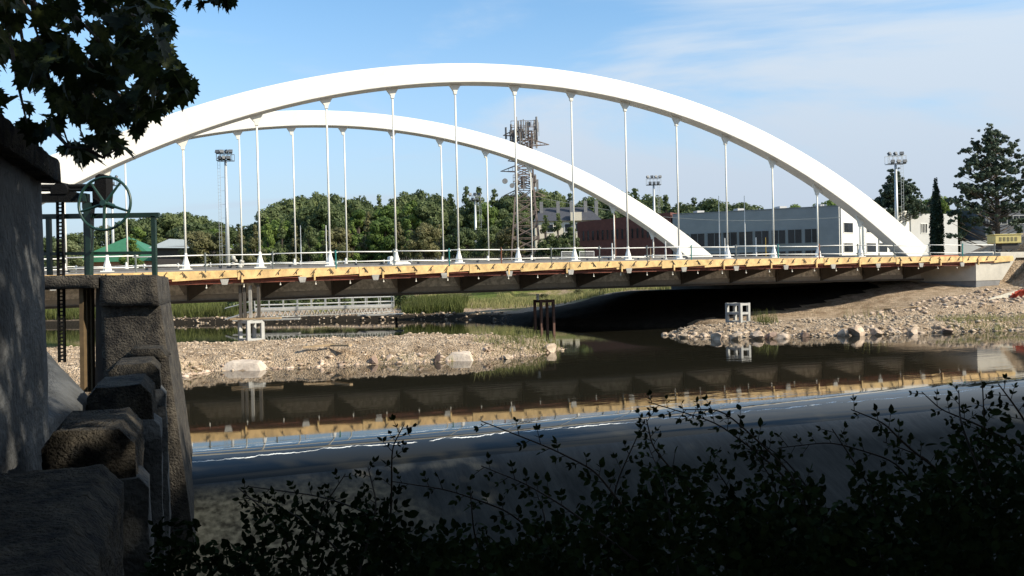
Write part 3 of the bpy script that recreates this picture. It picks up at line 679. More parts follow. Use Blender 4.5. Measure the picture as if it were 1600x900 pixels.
# deck edge railings
def railing(q, s0, s1, label, group, z0=-.25, step=3.75, posts=None, shift=0):
    r = thing('safety_railing', B(s0,q,0), label, 'railing', group); k = 0; s = s0; ps = []
    while s <= s1:
        z = dz(s)+z0; m = (posts or [post_grey])[k % len(posts or [1])]
        zb = z-.45 if q < 0 else z+.2
        lean = AX*random.uniform(-.03,.03)
        MB().bar(B(s,q,zb), B(s,q,z+1.13)+lean, .07).build('post', m, r); ps.append(s); s += step+random.uniform(-.15,.15); k += 1
    for a, b in zip(ps[:-1], ps[1:]):
        for hgt in (.98,.36):
            j = random.uniform(-.05,.05)
            MB().tube([B(a-.15,q+.06,dz(a)+z0+hgt+j), B(b+.15,q+.06,dz(b)+z0+hgt+random.uniform(-.05,.05))], .038, 6).build('rail', rail_white, r, smooth=True)
    return r
railing(QE+.02, -38.4, 41.5, 'temporary railing with grey and teal posts along the near yellow formwork edge', 'railings on the bridge deck', posts=[post_grey,post_teal,post_rust,post_grey,post_grey,post_grey,post_teal])
railing(QF+3.9, -38, 40, 'white temporary railing along the far edge of the bridge deck, behind the far arch', 'railings on the bridge deck', z0=-.2, step=2.6, posts=[rail_white])

# steel props and bits on the deck
def prop(px, ytop, q, m, label, w=.07):
    # foot stands on the deck at cross position q
    best = min(np.linspace(S0, S1+4, 800), key=lambda s: abs(PXc(B(s,q,dz(s)))[0]-px)); b = B(best,q,dz(best)); Y = b.y
    h = PY(px, ytop, Y).z - b.z
    t = thing('steel_prop', b, label, 'prop', 'steel props standing on the bridge deck')
    MB().tube([b, b+Vector((0,0,h*.55))], w*.6, 8).build('outer_tube', m, t); MB().tube([b+Vector((0,0,h*.55+.001)), b+Vector((0,0,h))], w*.42, 8).build('inner_tube', m, t)
    MB().box(b+Vector((0,0,.02)), (.25,.25,.04), TH).build('foot_plate', m, t)
def PXc(P):
    d = Vector(P)-Vector((0,0,HC)); f = d.dot(f0); return 800+FPX*d.dot(cR)/f, 450-FPX*d.dot(cU)/f
prop(471,352,9,rail_white,'white prop on the deck, leftmost of the two in front of the poplars')
prop(510,352,9,rail_white,'white prop on the deck, right one of the two in front of the poplars')
prop(963,335,12,post_rust,'orange-brown prop on the deck in front of the brick building')
prop(1125,306,3,rail_white,'tall white prop on the deck, left one of two before the grey facade')
prop(1164,306,3,rail_white,'tall white prop on the deck, right one of two before the grey facade',)
prop(1182,371,4,rail_white,'short thick white prop on the deck right of the two tall ones',.12)
prop(1133,372,4,rail_white,'short white prop on the deck between the two tall white ones',.10)
prop(1197,371,6,mat('prop_yellow',(.5,.33,.05),.5),'short yellow prop on the deck in front of the grey building')
prop(1017,386,2,wood_grey,'short timber coloured prop on the deck left of the far arch foot')
prop(956,380,2,rail_white,'short white prop on the deck in front of the brick wall, left one',.10)
prop(1041,377,2,rail_white,'short white prop on the deck beside the far arch foot',.10)
# white tarpaulin heap, grey fence panels, bags
p = B(-8.0,1.0,dz(-8.0)); mb = MB()
N = 14
prof2 = [(-.75,0),(-.74,.55),(-.6,.62),(-.35,.42),(0,.28),(.5,.24),(.75,.1),(.78,0)]
mb.prism([p+AX*x+Vector((0,0,z-.03)) for x,z in prof2], PR*.8)
o = mb.build('folded_sheeting', mat('sheeting_white',(.72,.72,.68),.6), bevel=.04); tag(o, 'curved pile of white sheeting lying on the near side of the deck', 'sheeting')
for j, (x0, lab) in enumerate(((878,'left grey mesh fence panel on the deck before the brick building'),(905,'right grey mesh fence panel on the deck before the brick building'))):
    b = min(np.linspace(S0,S1,800), key=lambda s: abs(PXc(B(s,14,6))[0]-x0)); c = B(b,14,dz(b)); t = thing('fence_panel', c, lab, 'fence panel', 'mesh fence panels on the deck')
    fr = MB(); 
    for a_, b_ in (((0,0),(1.5,0)),((1.5,0),(1.5,1.15)),((1.5,1.15),(0,1.15)),((0,1.15),(0,0))): fr.bar(c+AX*a_[0]+Vector((0,0,a_[1])), c+AX*b_[0]+Vector((0,0,b_[1])), .05)
    fr.build('panel_frame', rail_white, t)
    g = MB()
    for k in range(1,15): g.bar(c+AX*(k*.1)+Vector((0,0,.03)), c+AX*(k*.1)+Vector((0,0,1.12)), .028)
    for k in range(1,8): g.bar(c+AX*.03+Vector((0,0,k*.14)), c+AX*1.47+Vector((0,0,k*.14)), .028)
    g.build('mesh_infill', mat('mesh_grey',(.33,.33,.33),.6), t, kind='stuff')
# small worker-like pile of white bags by the rail
p = B(-18.3,2.0,dz(-18.3)); bags = thing('building_bags', p, 'loose heap of pale plastic bags by the second short prop on the deck', 'bags')
for k in range(7):
    v = IV*np.array([.20,.16,.2])*(1+rng.uniform(-.2,.2,(12,1))) + np.array([rng.uniform(-.35,.35), rng.uniform(-.2,.2), .12+.14*k]); me = npmesh('bag', v*np.array([.9,.8,.75]), IF); link('bag', me, mat('bag_plastic', (.42,.40,.35), .6, var=.5, scale=4), bags)

# right abutment
sA = 38.0
ab = thing('bridge_abutment', B(sA+1,-4,1.3), 'pale concrete abutment at the right end of the bridge with a sloping wing wall', 'abutment')
def AB(s, q, z): return B(s, q, z)
pts = [AB(sA,-4.1,3.15), AB(sA+3.0,-4.1,3.15), AB(sA+4.7,-4.1,5.02), AB(sA+4.7,-4.1,5.5), AB(sA+2.9,-4.1,5.5), AB(sA+2.9,-4.1,4.75), AB(sA,-4.1,4.68)]
MB().prism(pts, SK*27).build('abutment_wall', abut_conc, ab)
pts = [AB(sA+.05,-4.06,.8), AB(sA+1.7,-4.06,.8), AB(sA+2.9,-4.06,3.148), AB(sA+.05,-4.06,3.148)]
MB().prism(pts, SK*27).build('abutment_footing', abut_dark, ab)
MB().box(AB(sA+6.2,-3.4,5.32), (6.6,.5,.5), TH).build('parapet', abut_conc, ab)
# approach fill right of the abutment
mb = MB(); mb.prism([AB(sA+3.3,-3.4,2.6), AB(sA+30,-3.4,1.6), AB(sA+30,-3.4,5.18), AB(sA+4.8,-3.4,5.18)], SK*26); mb.build('approach_embankment', gravel, kind='structure')
# red barrier mesh below it
mb = MB(); rb = thing('barrier_netting', PY(1570,463,66), 'crumpled red plastic barrier netting lying on the bank at the right edge', 'netting')
redm = mat('netting_red', (.55,.07,.03), .6, var=.3, scale=3)
for k in range(7):
    a = PY(1572+7*k, 466-2*k+random.uniform(-3,3), 66-.2*k); b_ = PY(1584+7*k, 458-2*k+random.uniform(-3,3), 66-.2*k); mb.bar(a,b_,.06,.34)
mb.build('net_strip', redm, rb)
MB().bar(PY(1545,472,64.6), PY(1590,458,66.4), .08,.5).build('net_board', mat('pale_board',(.5,.48,.4),.7), rb)
for px,py,l in ((1420,495,2.6),(1385,487,1.8),(1395,492,1.6)):
    p = PY(px,py,64); o = MB().bar((-l/2,0,0),(l/2,0,.08),.18,.05).build('timber_plank', wood_grey); o.location = (p.x,p.y,ground_z(p.x,p.y)+.13); o.rotation_euler=(0,0,random.uniform(-.3,.3))
    tag(o, {1420:'long grey plank lying on the bank below the abutment',1385:'short plank highest on the bank under the deck',1395:'short plank lying just below the highest plank on the bank'}[px], 'plank')

# yellow trailer compressor beside the far right railing
c = PY(1569,392,76); c.z = 5.2; tr = thing('site_compressor', c, 'yellow box shaped site compressor on wheels at the right end of the bridge', 'compressor')
ym = mat('compressor_yellow', (.62,.52,.20), .5, var=.15)
MB().box(c+Vector((0,0,1.60)), (2.4,1.3,.78)).build('canopy', ym, tr, bevel=.06); MB().box(c+Vector((0,0,2.03)), (2.55,1.4,.08)).build('lid', ym, tr)
MB().box(c+Vector((.25,0,.95)), (1.5,1.0,.5)).build('chassis', dark_steel, tr)
for vx in (-.7,-.35,0,.35,.7): MB().box(c+Vector((vx,-.66,1.6)),(.2,.02,.36)).build('vent', mat('vent_dark',(.2,.17,.08),.6), tr)
for dx in (-.45,.45):
    for dy in (-.6,.6): MB().tube([c+Vector((dx,dy-.09,.32)), c+Vector((dx,dy+.09,.32))], .31, 16).build('wheel', dark_steel, tr)
MB().bar(c+Vector((-1.1,0,.6)), c+Vector((-1.9,0,.25)), .08).build('drawbar', dark_steel, tr)
c = PY(1543,396,74); c.z = 5.15; t = thing('orange_beam_stack', c, 'orange steel beams stacked behind the railing right of the arch foot', 'beams')
for k in range(3): MB().box(c+Vector((-2.6,.4*k,.15+.02*k)), (6.0,.18,.2), TH).build('beam', mat('beam_orange',(.5,.17,.08),.6), t)

# ------------------------------------------------------------------ trestles
def trestle(c, w, d, h, m1, m2, label, mid=.4, rz=0.0, braces=True, t=.2):
    T = thing('support_trestle', c, label, 'trestle', rz=0)
    ca, sa = math.cos(rz), math.sin(rz)
    def L(x,y,z): return Vector((c[0]+x*ca-y*sa, c[1]+x*sa+y*ca, c[2]+z))
    for sx_ in (-1,1):
        for sy in (-1,1): MB().box(L(sx_*w/2, sy*d/2, h/2), (t,t,h), rz).build('leg', m1 if sx_ > 0 else m2, T)
    for z in (t/2, h*mid, h-t/2):
        for sy in (-1,1): MB().box(L(0, sy*(d/2), z), (w-t-.004,t*.9,t*.8), rz).build('crossbar', m1, T)
        for sx_ in (-1,1): MB().box(L(sx_*w/2, 0, z), (t*.9,d-t-.004,t*.8), rz).build('crossbar', m2, T)
    return T
p = PY(393,534,50.6)
trestle((p.x,p.y,-.6), .9,1.1,2.62, tower_white, tower_white, 'tall white and dark steel trestle under the bridge left of the footbridge', mid=.55, rz=.75, t=.2)
# its dark upper tower reaching the formwork
T = thing('steel_tower', (p.x-.5,p.y,2.15), 'narrow dark steel tower rising from the left trestle to the bridge soffit', 'tower')
for dx in (-.6,-.35,.0,.5): MB().bar((p.x+dx,p.y,2.16),(p.x+dx,p.y,4.15),.17).build('column', rib_steel if dx else endplate_m, T)
MB().box((p.x+.3,p.y,2.10),(3.0,.5,.10),.05).build('base_plank', wood_grey, T)
p = PZ(851,523,0)
t2 = trestle((p.x,p.y,-.9), 1.0,1.1,3.5, rust_steel, rust_steel, 'dark rusty steel trestle standing in the water beyond the grassy island tip', mid=.96, rz=.4, t=.17)
j = PY(840,466,60.5); jk = thing('jack_post', (j.x,j.y,2.6), 'small white jack standing on the rusty trestle under the bridge', 'jack')
MB().tube([(j.x,j.y,2.6),(j.x,j.y,2.95)],.1,10).build('cylinder', tower_white, jk); MB().box((j.x,j.y,3.0),(.26,.26,.09)).build('head_plate', tower_white, jk)
p = PY(1153,503,61); p.z = .55
trestle((p.x,p.y,p.z), .8,1.3,1.5, tower_white, tower_white, 'short white steel trestle on the right-hand gravel spit below the deck', mid=.5, rz=.55, t=.2)

# ------------------------------------------------------------------ footbridge behind
fbL, fbR = PY(398,484,84), PY(614,480,88)
fb = thing('footbridge', fbL, 'low grey lattice footbridge with tube handrails on the water behind the main bridge', 'footbridge')
zf = 1.62; A = Vector((fbL.x,fbL.y,zf)); Bv = Vector((fbR.x,fbR.y,zf)); dv = (Bv-A); Ln = dv.length; dv.normalize(); pv = Vector((-dv.y,dv.x,0))
galv = mat('galvanised', (.52,.52,.50), .5, metal=.3, var=.2)
MB().prism([A-pv*.8+Vector((0,0,.0)), A+pv*.8+Vector((0,0,.0)), A+pv*.8+Vector((0,0,.26)), A-pv*.8+Vector((0,0,.26))], Bv-A).build('walkway', galv, fb)
for sd in (-.72,.72):
    t_ = MB(); t_.bar(A+pv*sd+Vector((0,0,-.72)), Bv+pv*sd+Vector((0,0,-.5)), .08); t_.bar(A+pv*sd+Vector((0,0,-.06)), Bv+pv*sd+Vector((0,0,-.06)), .08)
    n = 26
    for i in range(n):
        a = A+dv*(Ln*i/n)+pv*sd; m_ = A+dv*(Ln*(i+.5)/n)+pv*sd; b = A+dv*(Ln*(i+1)/n)+pv*sd
        t_.bar(a+Vector((0,0,-.7)), m_+Vector((0,0,-.08)), .06); t_.bar(m_+Vector((0,0,-.08)), b+Vector((0,0,-.7)), .06)
    t_.build('truss', galv, fb)
    for hgt in (.55,1.05): MB().tube([A+pv*sd+Vector((0,0,hgt)), Bv+pv*sd+Vector((0,0,hgt))], .055, 6).build('handrail', galv, fb)
    for i in range(0, 11): MB().bar(A+dv*(Ln*i/10)+pv*sd, A+dv*(Ln*i/10)+pv*sd+Vector((0,0,1.1)), .085).build('post', galv, fb)
rl = PY(352,497,84); MB().prism([A-pv*.7, A+pv*.7, A+pv*.7+Vector((0,0,.1)), A-pv*.7+Vector((0,0,.1))], Vector((rl.x-A.x, rl.y-A.y, -.85))).build('ramp', galv, fb)
for sd in (-.72,.72):
    MB().tube([A+pv*sd+Vector((0,0,1.05)), Vector((rl.x,rl.y,zf+.3))+pv*sd], .04, 6).build('handrail', galv, fb)
c = PY(595,492,86); MB().box((c.x,c.y,.86),(4.6,1.6,.14),.1).build('landing', galv, fb)
c2 = PY(410,497,84); MB().box((c2.x+.6,c2.y-.5,.72),(6.5,1.2,.14),.05).build('landing', galv, fb)
for xx in (c.x+1.6,c2.x-1): MB().box((xx,c.y if xx>-14 else c2.y,-.1),(.25,.25,1.3)).build('pile', dark_steel, fb)

# ------------------------------------------------------------------ trees
def leaf_quads(C, Rr, n, size, squash=.85, flat=.5):
    """leaf-sized quads spread over clump spheres: C centres, Rr radii"""
    w = Rr**2; k = rng.choice(len(C), n, p=w/w.sum()); d = rng.normal(size=(n,3)); d /= np.linalg.norm(d,axis=1)[:,None]
    rad = Rr[k]*(.72+.36*rng.random(n)); P = C[k] + d*rad[:,None]*np.array([1,1,squash])
    nrm = d*flat + rng.normal(size=(n,3))*.55; nrm /= np.linalg.norm(nrm,axis=1)[:,None]
    t = np.cross(nrm, rng.normal(size=(n,3))); t /= np.linalg.norm(t,axis=1)[:,None]; b = np.cross(nrm,t); s = size*(.55+.9*rng.random(n))[:,None]
    V = np.stack([P-t*s*.55, P-b*s*.32+t*s*.05, P+t*s*.6, P+b*s*.34], 1).reshape(-1,3); return V, np.arange(n*4).reshape(-1,4)
def crown(kind, seed, n=3600, size=.6):
    global rng
    keep = rng; rng = np.random.default_rng(seed); C, Rr = [], []
    if kind == 'round':
        for i in range(90):
            a, h = rng.uniform(0,2*math.pi), rng.random(); r = math.sin(math.pi*(.16+.76*h))**.7*rng.uniform(.3,1.0)
            C.append((r*math.cos(a)*3.6, r*math.sin(a)*3.6, 2.2+h*8.3)); Rr.append(rng.uniform(.55,1.25))
        C.append((0,0,10.7)); Rr.append(.9)
    elif kind == 'cone':
        for i in range(60):
            h = rng.random()**1.25; a = rng.uniform(0,2*math.pi); r = (1-h)**.85*rng.uniform(.35,1)
            C.append((r*math.cos(a)*3.1, r*math.sin(a)*3.1, 1.4+h*10)); Rr.append(.35+1.0*(1-h)*rng.uniform(.6,1))
        C.append((0,0,11.6)); Rr.append(.4)
    elif kind == 'poplar':
        for i in range(48):
            h = rng.random(); a = rng.uniform(0,2*math.pi); r = math.sin(math.pi*(.1+.85*h))**.6*rng.uniform(.3,1)
            C.append((r*math.cos(a)*1.9, r*math.sin(a)*1.9, 1.2+h*10.6)); Rr.append(rng.uniform(.45,.9))
    elif kind == 'bush':
        for i in range(26):
            a = rng.uniform(0,2*math.pi); h = rng.random(); r = rng.uniform(.1,1)*math.cos(h*1.3)
            C.append((r*math.cos(a)*2.2, r*math.sin(a)*2.2, .5+h*2.4)); Rr.append(rng.uniform(.5,.95))
    C, Rr = np.array(C), np.array(Rr); V, Fq = leaf_quads(C, Rr, n, size, flat=1.5)
    rng = keep; return npmesh('crown', V, Fq), C
def trunk_mesh(C, h, r):
    mb = MB(); mb.tube([(0,0,-.4),(0.05,0,h*.35),(-.05,.05,h*.7),(0,0,h*.97)], [r,r*.75,r*.45,r*.1], 8)
    for i in range(0, len(C), 4):
        c = C[i]; z0_ = max(.8, c[2]*.62); mb.tube([(0,0,z0_), (c[0]*.5,c[1]*.5,(z0_+c[2])/2), tuple(c)], [r*.3,r*.18,r*.06], 5)
    me = bpy.data.meshes.new('trunk'); me.from_pydata(mb.v, [], mb.f); me.update(); me.materials.append(bark); return me
KINDS = {}
for kind, hh in (('round',10.5),('cone',11.5),('poplar',11.5),('bush',2.6)):
    for sd in range(3 if kind != 'bush' else 2):
        me, C = crown(kind, 10+sd, n={'round':11000,'cone':9000,'poplar':6000,'bush':1500}[kind], size={'round':.38,'cone':.34,'poplar':.32,'bush':.32}[kind])
        KINDS[kind,sd] = (me, trunk_mesh(C, hh, .26 if kind != 'bush' else .06))
def tree(x, y, z, h, w, kind, m, name, label, group, var=None):
    v = random.randrange(3 if kind != 'bush' else 2) if var is None else var; me, tm = KINDS[kind,v]
    key = (kind,v,m.name)
    if key not in KINDS: 
        c = me.copy(); c.materials.append(m); KINDS[key] = c
    t = thing(name, (x,y,z), label, 'bush' if kind == 'bush' else 'tree', group, random.uniform(0,6.28))
    a = link('crown', KINDS[key], None, t); b = link('trunk', tm, None, t)
    nat = {'round':11.8,'cone':12.0,'poplar':12.5,'bush':3.2}[kind]; t.scale = (w, w, h/nat); return t
def tree_px(px, ytop, Y, kind, m, name, label, group, w=None, z=4.6):
    p = PY(px, ytop, Y); g = max(z, ground_z(p.x, Y)) if z is None else z; h = p.z-g
    return tree(p.x, Y, g, h, w if w else h/11.5*random.uniform(.9,1.15), kind, m, name, label, group)
# wooded skyline: (photo x, crown top y)
SKY = [(20,350),(70,365),(120,362),(165,350),(205,338),(232,333),(262,328),(290,327),(318,332),(340,345),(372,350),(402,345),(424,322),(446,307),(470,300),(494,296),(520,300),(545,308),(565,300),(592,303),(612,308),(632,296),(655,292),(680,297),(704,302),(728,292),(748,290),(772,296),(792,300),(815,296),(845,290),(868,294),(890,300),(918,304),(944,303),(968,296),(992,294),(1012,300),(1040,305),(1062,312),(1084,308),(1108,304),(1135,318),(1160,314),(1185,320)]
HX = [165,290,403,514,617,715,806,895,978,1058,1135,1208,1278,1347]
ORD = ['first','second','third','fourth','fifth','sixth','seventh','eighth','ninth','tenth','eleventh','twelfth','thirteenth','fourteenth','last']
_cnt = {}
def posname(prefix, px):
    k = int(np.searchsorted(HX, px)); _cnt[prefix,k] = c = _cnt.get((prefix,k), -1)+1
    where = 'left of the near arch hangers' if k == 0 else ('right of all near hangers' if k >= len(HX) else 'between %s and %s near hangers' % (ORD[k-1], ORD[k]))
    return '%s, %s from left, %s' % (prefix, ORD[c], where)
for i, (px, yt) in enumerate(SKY):
    far = 185 + random.uniform(-12,25)
    tree_px(px, yt+random.uniform(-2,2), far, random.choice(['round','round','cone','round']), leaf_dark, 'woodland_tree', posname('dark tree on the wooded skyline', px), 'dark trees of the wooded skyline', w=random.uniform(1.25,1.7), z=5.0)
for i, (px, yt) in enumerate(SKY):
    tree_px(px+random.uniform(8,16), yt+random.uniform(14,30), 165+random.uniform(-6,8), random.choice(['round','round','poplar']), random.choice([leaf_dark,leaf_dark,leaf_bright]), 'woodland_tree', posname('green tree just below the skyline crowns', px), 'green trees below the skyline', w=random.uniform(1.0,1.4), z=5.0)
MID = [(100,372),(128,362),(205,365),(280,352,),(312,358),(345,352),(374,356),(398,350),(418,338),(440,344),(462,352),(482,342),(505,350),(528,352),(550,346),(575,330),(600,336),(622,346),(640,350),(662,345),(685,350),(706,336),(728,352),(748,345),(768,350),(790,352)]
for i, d in enumerate(MID):
    px, yt = d[0], d[1]; m = leaf_poplar if px < 140 or px in (280,) else random.choice([leaf_olive,leaf_olive,leaf_bright,leaf_dark])
    tree_px(px, yt, 128+random.uniform(-8,10), random.choice(['cone','cone','round']), m, 'midground_tree', posname(('silvery' if m is leaf_poplar else 'olive')+' tree close behind the deck', px), 'olive trees close behind the bridge', w=random.uniform(.62,.85), z=4.8)
for px, yt in ((852,335),(872,332),(893,345)):
    tree_px(px, yt, 118, 'cone', leaf_dark, 'midground_tree', posname('dark conifer beside the pylon', px), 'dark conifers left of the brick building', w=.75, z=4.8)
for px, yt, w in ((1240,316,.8),(1275,315,.8),(1296,309,.9),(1210,322,.7)):
    tree_px(px, yt, 150, 'round', leaf_bright, 'woodland_tree', posname('green treetop over the grey building', px), 'treetops over the grey building roof', w=w, z=5)
for px, yt, w in ((1460,302,.9),(1478,322,.8),(1515,350,.9),(1505,335,.7),(1590,352,.8)):
    tree_px(px, yt, 138, 'round', leaf_bright if px < 1500 else leaf_olive, 'midground_tree', {1460:'green tree directly behind the dark cypress',1478:'low green tree just right of the cypress',1515:'olive tree under the left limbs of the big pine',1505:'small olive tree left of the big pine trunk',1590:'olive tree below the big pine at the right edge'}[px], 'green trees around the cypress', w=w, z=5)
# bank-side shrubs behind the deck and along the shore
for px, yt, Y in ((1120,452,100),(905,455,99),(935,452,100),(850,452,104),(640,462,97),(1350,480,78)):
    p = PY(px, yt+8, Y); 
    tree(p.x, Y, ground_z(p.x,Y), .9, .5, 'bush', leaf_olive, 'shrub', posname('low olive shrub under the bridge', px), 'low shrubs on the far bank')

for k, px in enumerate((372,398,425,450,478,505,532,560,588,612,632)):
    Y = 99+rng.uniform(0,6); p = PY(px, 480, Y); tree(p.x, Y, ground_z(p.x,Y)-.2, rng.uniform(1.9,3.0), rng.uniform(.8,1.2), 'bush', leaf_dark, 'bush', posname('dark bush behind the footbridge', px), 'bushes behind the footbridge')
# cypress
def cypress(px, ytop, Y, halfpx):
    p = PY(px,ytop,Y); z0_ = 4.9; h = p.z-z0_; w = halfpx*Y/FPX; C, Rr = [], []
    for i in range(320):
        k = rng.random(); rr = w*(.16+.66*min(1,(1-k)*1.9)**.8)*(.95 if k > .1 else .8); a = rng.uniform(0,6.28); q = rng.uniform(.35,.62)*rr; C.append((q*math.cos(a), q*math.sin(a), .4+k*(h-.7))); Rr.append(rr*.62)
    C, Rr = np.array(C), np.array(Rr); V, Fq = leaf_quads(C, Rr, 16000, .22, squash=1.9, flat=1.3)
    t = thing('cypress_tree', (p.x,Y,z0_), 'narrow dark cypress standing like a spike before the grey building', 'tree'); link('crown', npmesh('crown', V, Fq), leaf_cyp, t)
    MB().tube([(p.x,Y,z0_-.3),(p.x,Y,z0_+h*.8)],[.18,.04],8).build('trunk', bark, t)
cypress(1462,275,104,12)
# big pine at the right: tiers of limbs carrying needle clumps
def pine(px, ytop, Y, label, clumps, trunk_top, m=leaf_pine, rt=.32, n=34000, size=.27):
    p = PY(px,ytop,Y); z0_ = 4.8; t = thing('pine_tree', (p.x,Y,z0_), label, 'tree'); C, Rr = [], []
    tk = MB(); H = p.z-z0_; tk.tube([(p.x,Y,z0_-.4),(p.x+.1,Y,z0_+H*.4),(p.x-.05,Y,z0_+H*.75),(p.x,Y,z0_+H*.97)],[rt,rt*.8,rt*.5,rt*.15],10)
    for cx, cy, r in clumps:
        for k in range(2):
            c = PY(cx+random.uniform(-4,4), cy+random.uniform(-3,3), Y+random.uniform(-2.6,2.6)); rr = r*Y/FPX*random.uniform(.65,.95)
            for q in range(8):
                e = rng.normal(size=3)*rr*.8; C.append((c.x-p.x+e[0], c.y-Y+e[1], c.z-z0_+e[2]*.6)); Rr.append(rr*rng.uniform(.28,.6))
            zs = max(z0_+1.5, c.z-abs(c.x-p.x)*.35-.3); tk.tube([(p.x,Y,zs), ((p.x+c.x)/2,(Y+c.y)/2,(zs+c.z)/2-.15), tuple(c)],[.065,.045,.02],5)
    tk.build('trunk', bark, t); V, Fq = leaf_quads(np.array(C), np.array(Rr), n, size, squash=.7, flat=1.1); link('crown', npmesh('crown', V, Fq), m, t); return t
pc = [(1549,200,5),(1556,207,6),(1543,212,7),(1566,218,7),(1550,228,12),(1522,222,7),(1530,232,9),(1512,236,6),(1572,238,10),(1585,225,6),(1588,240,7),(1538,248,12),(1560,252,12),(1520,252,9),(1512,262,7),(1580,262,11),(1596,255,7),(1545,272,13),(1525,278,9),(1506,272,6),(1570,285,12),(1592,288,9),(1506,298,8),(1498,290,5),(1522,302,10),(1545,300,10),(1498,318,8),(1488,312,6),(1512,322,10),(1590,310,8),(1532,325,9),(1492,332,7),(1505,340,9),(1524,345,9),(1488,345,5),(1600,325,9),(1610,300,12),(1612,270,10),(1496,368,5),(1484,366,5),(1508,362,6),(1598,345,7)]
for k in range(46):
    yy = 208+150*rng.random()**.9; hw_ = min(60,(yy-192)*.46); pc.append((1553+rng.uniform(-1,1)*hw_*.8, yy, rng.uniform(4,7.5)))
pine(1555,197,100,'tall open-branched dark pine at the right edge with its trunk showing', pc, 197)
cc = [(1398,272,6),(1402,282,9),(1410,292,10),(1393,294,9),(1385,302,9),(1405,305,12),(1418,300,8),(1380,312,10),(1400,318,14),(1420,315,11),(1368,318,6),(1430,308,6),(1362,312,4),(1440,322,9),(1375,325,9),(1395,330,12),(1428,330,10),(1448,332,8),(1455,320,6)]
for k in range(26):
    yy = 278+52*rng.random(); hw_ = min(44,(yy-262)*.85); cc.append((1402+rng.uniform(-1,1)*hw_*.8, yy, rng.uniform(4,8)))
pine(1400,268,125,'broad dark cedar rising behind the right floodlight mast and grey building', cc, 268, rt=.3, n=28000, size=.28)

# ------------------------------------------------------------------ buildings
def facade_building(name, label, pL, pR, z0_, z1, depth, m, windows, glass, frame_m, parapet=.25, roofm=None, tall=True):
    """box whose front runs from pL to pR (x,y); windows: list of (t0,t1,za,zb) with t in metres from pL"""
    a = Vector((pL[0],pL[1],0)); b = Vector((pR[0],pR[1],0)); d = (b-a); L = d.length; d.normalize(); nrm = Vector((d.y,-d.x,0))
    if nrm.y > 0: nrm = -nrm
    t = thing(name, (a.x,a.y,z0_), label, 'building')
    return t, a, d, nrm, L
def wallbox(a, d, L, nrm, depth, z0_, z1, m, parent, name='wall'):
    back = -nrm*depth; return MB().prism([a+Vector((0,0,z0_)), a+d*L+Vector((0,0,z0_)), a+d*L+Vector((0,0,z1)), a+Vector((0,0,z1))], back).build(name, m, parent)
def window(a, d, nrm, t0_, t1_, za, zb, fm, gm, parent, mull=0):
    f = MB(); w = .09; o = nrm*.05
    P = lambda t, z, k=0.0: a+d*t+nrm*k+Vector((0,0,z))
    for (ta,tb,zc,zd) in ((t0_-w,t1_+w,za-w,za),(t0_-w,t1_+w,zb,zb+w),(t0_-w,t0_,za,zb),(t1_,t1_+w,za,zb)):
        f.prism([P(ta,zc,-.02),P(tb,zc,-.02),P(tb,zd,-.02),P(ta,zd,-.02)], nrm*.09)
    for k in range(1, mull+1):
        tm = t0_+(t1_-t0_)*k/(mull+1); f.prism([P(tm-.035,za,.002),P(tm+.035,za,.002),P(tm+.035,zb,.002),P(tm-.035,zb,.002)], nrm*.05)
    fo = f.build('window', fm, parent)
    g = MB().prism([P(t0_,za,-.02),P(t1_,za,-.02),P(t1_,zb,-.02),P(t0_,zb,-.02)], nrm*.03).build('pane', gm, fo)
    return fo
glass = mat('dark_glass', (.015,.018,.022), .12, var=.5, scale=.5, spec=.35)
greyw = mat('grey_render', (.25,.275,.29), .8, var=.12, scale=.5, bump=.1)
whitew = mat('white_render', (.74,.73,.70), .8, var=.08, scale=.5)
lightw = mat('light_grey_render', (.48,.48,.47), .8, var=.1, scale=.5)
brick_m = mat('brown_brick', (.13,.052,.042), .9, var=.3, scale=2, bump=.3)
framew = mat('window_frame', (.20,.22,.23), .5, var=.1)
Yc = 115.0
cL = PY(1052,400,124); cM = PY(1312,400,Yc); cR2 = PY(1424,400,127); cE = PY(1497,400,131)
zt = PY(1312,322,Yc).z
gb = thing('college_building', (cM.x,cM.y,4.8), 'long two-storey grey and white flat-roofed building beyond the right half of the bridge', 'building')
d1 = Vector((cM.x-cL.x, cM.y-cL.y, 0)); L1 = d1.length; d1.normalize(); n1_ = Vector((d1.y,-d1.x,0)); n1_ = n1_ if n1_.y < 0 else -n1_
a1 = Vector((cL.x,cL.y,0))
d2 = Vector((cR2.x-cM.x, cR2.y-cM.y, 0)); L2 = d2.length; d2.normalize(); n2_ = Vector((d2.y,-d2.x,0)); n2_ = n2_ if n2_.y < 0 else -n2_
a2 = Vector((cM.x,cM.y,0)); a3 = Vector((cR2.x,cR2.y,0)); d3 = Vector((cE.x-cR2.x, cE.y-cR2.y, 0)); L3 = d3.length; d3.normalize(); n3_ = Vector((d3.y,-d3.x,0))
def wall2(a, b, z0_, z1, thick, m, parent, name='wall'):
    d = (b-a).normalized(); nn = Vector((d.y,-d.x,0)); nn = nn if nn.y < 0 else -nn
    return MB().prism([Vector((a.x,a.y,z0_)), Vector((b.x,b.y,z0_)), Vector((b.x,b.y,z1)), Vector((a.x,a.y,z1))], -nn*thick).build(name, m, parent)
wall2(a1, a2-d1*.01, 4.4, zt, .4, greyw, gb); wall2(a2+d2*.01, a3, 4.4, zt+.02, .4, whitew, gb); wall2(a3+d3*.01, Vector((cE.x,cE.y,0)), 4.4, zt-.4, .4, lightw, gb)
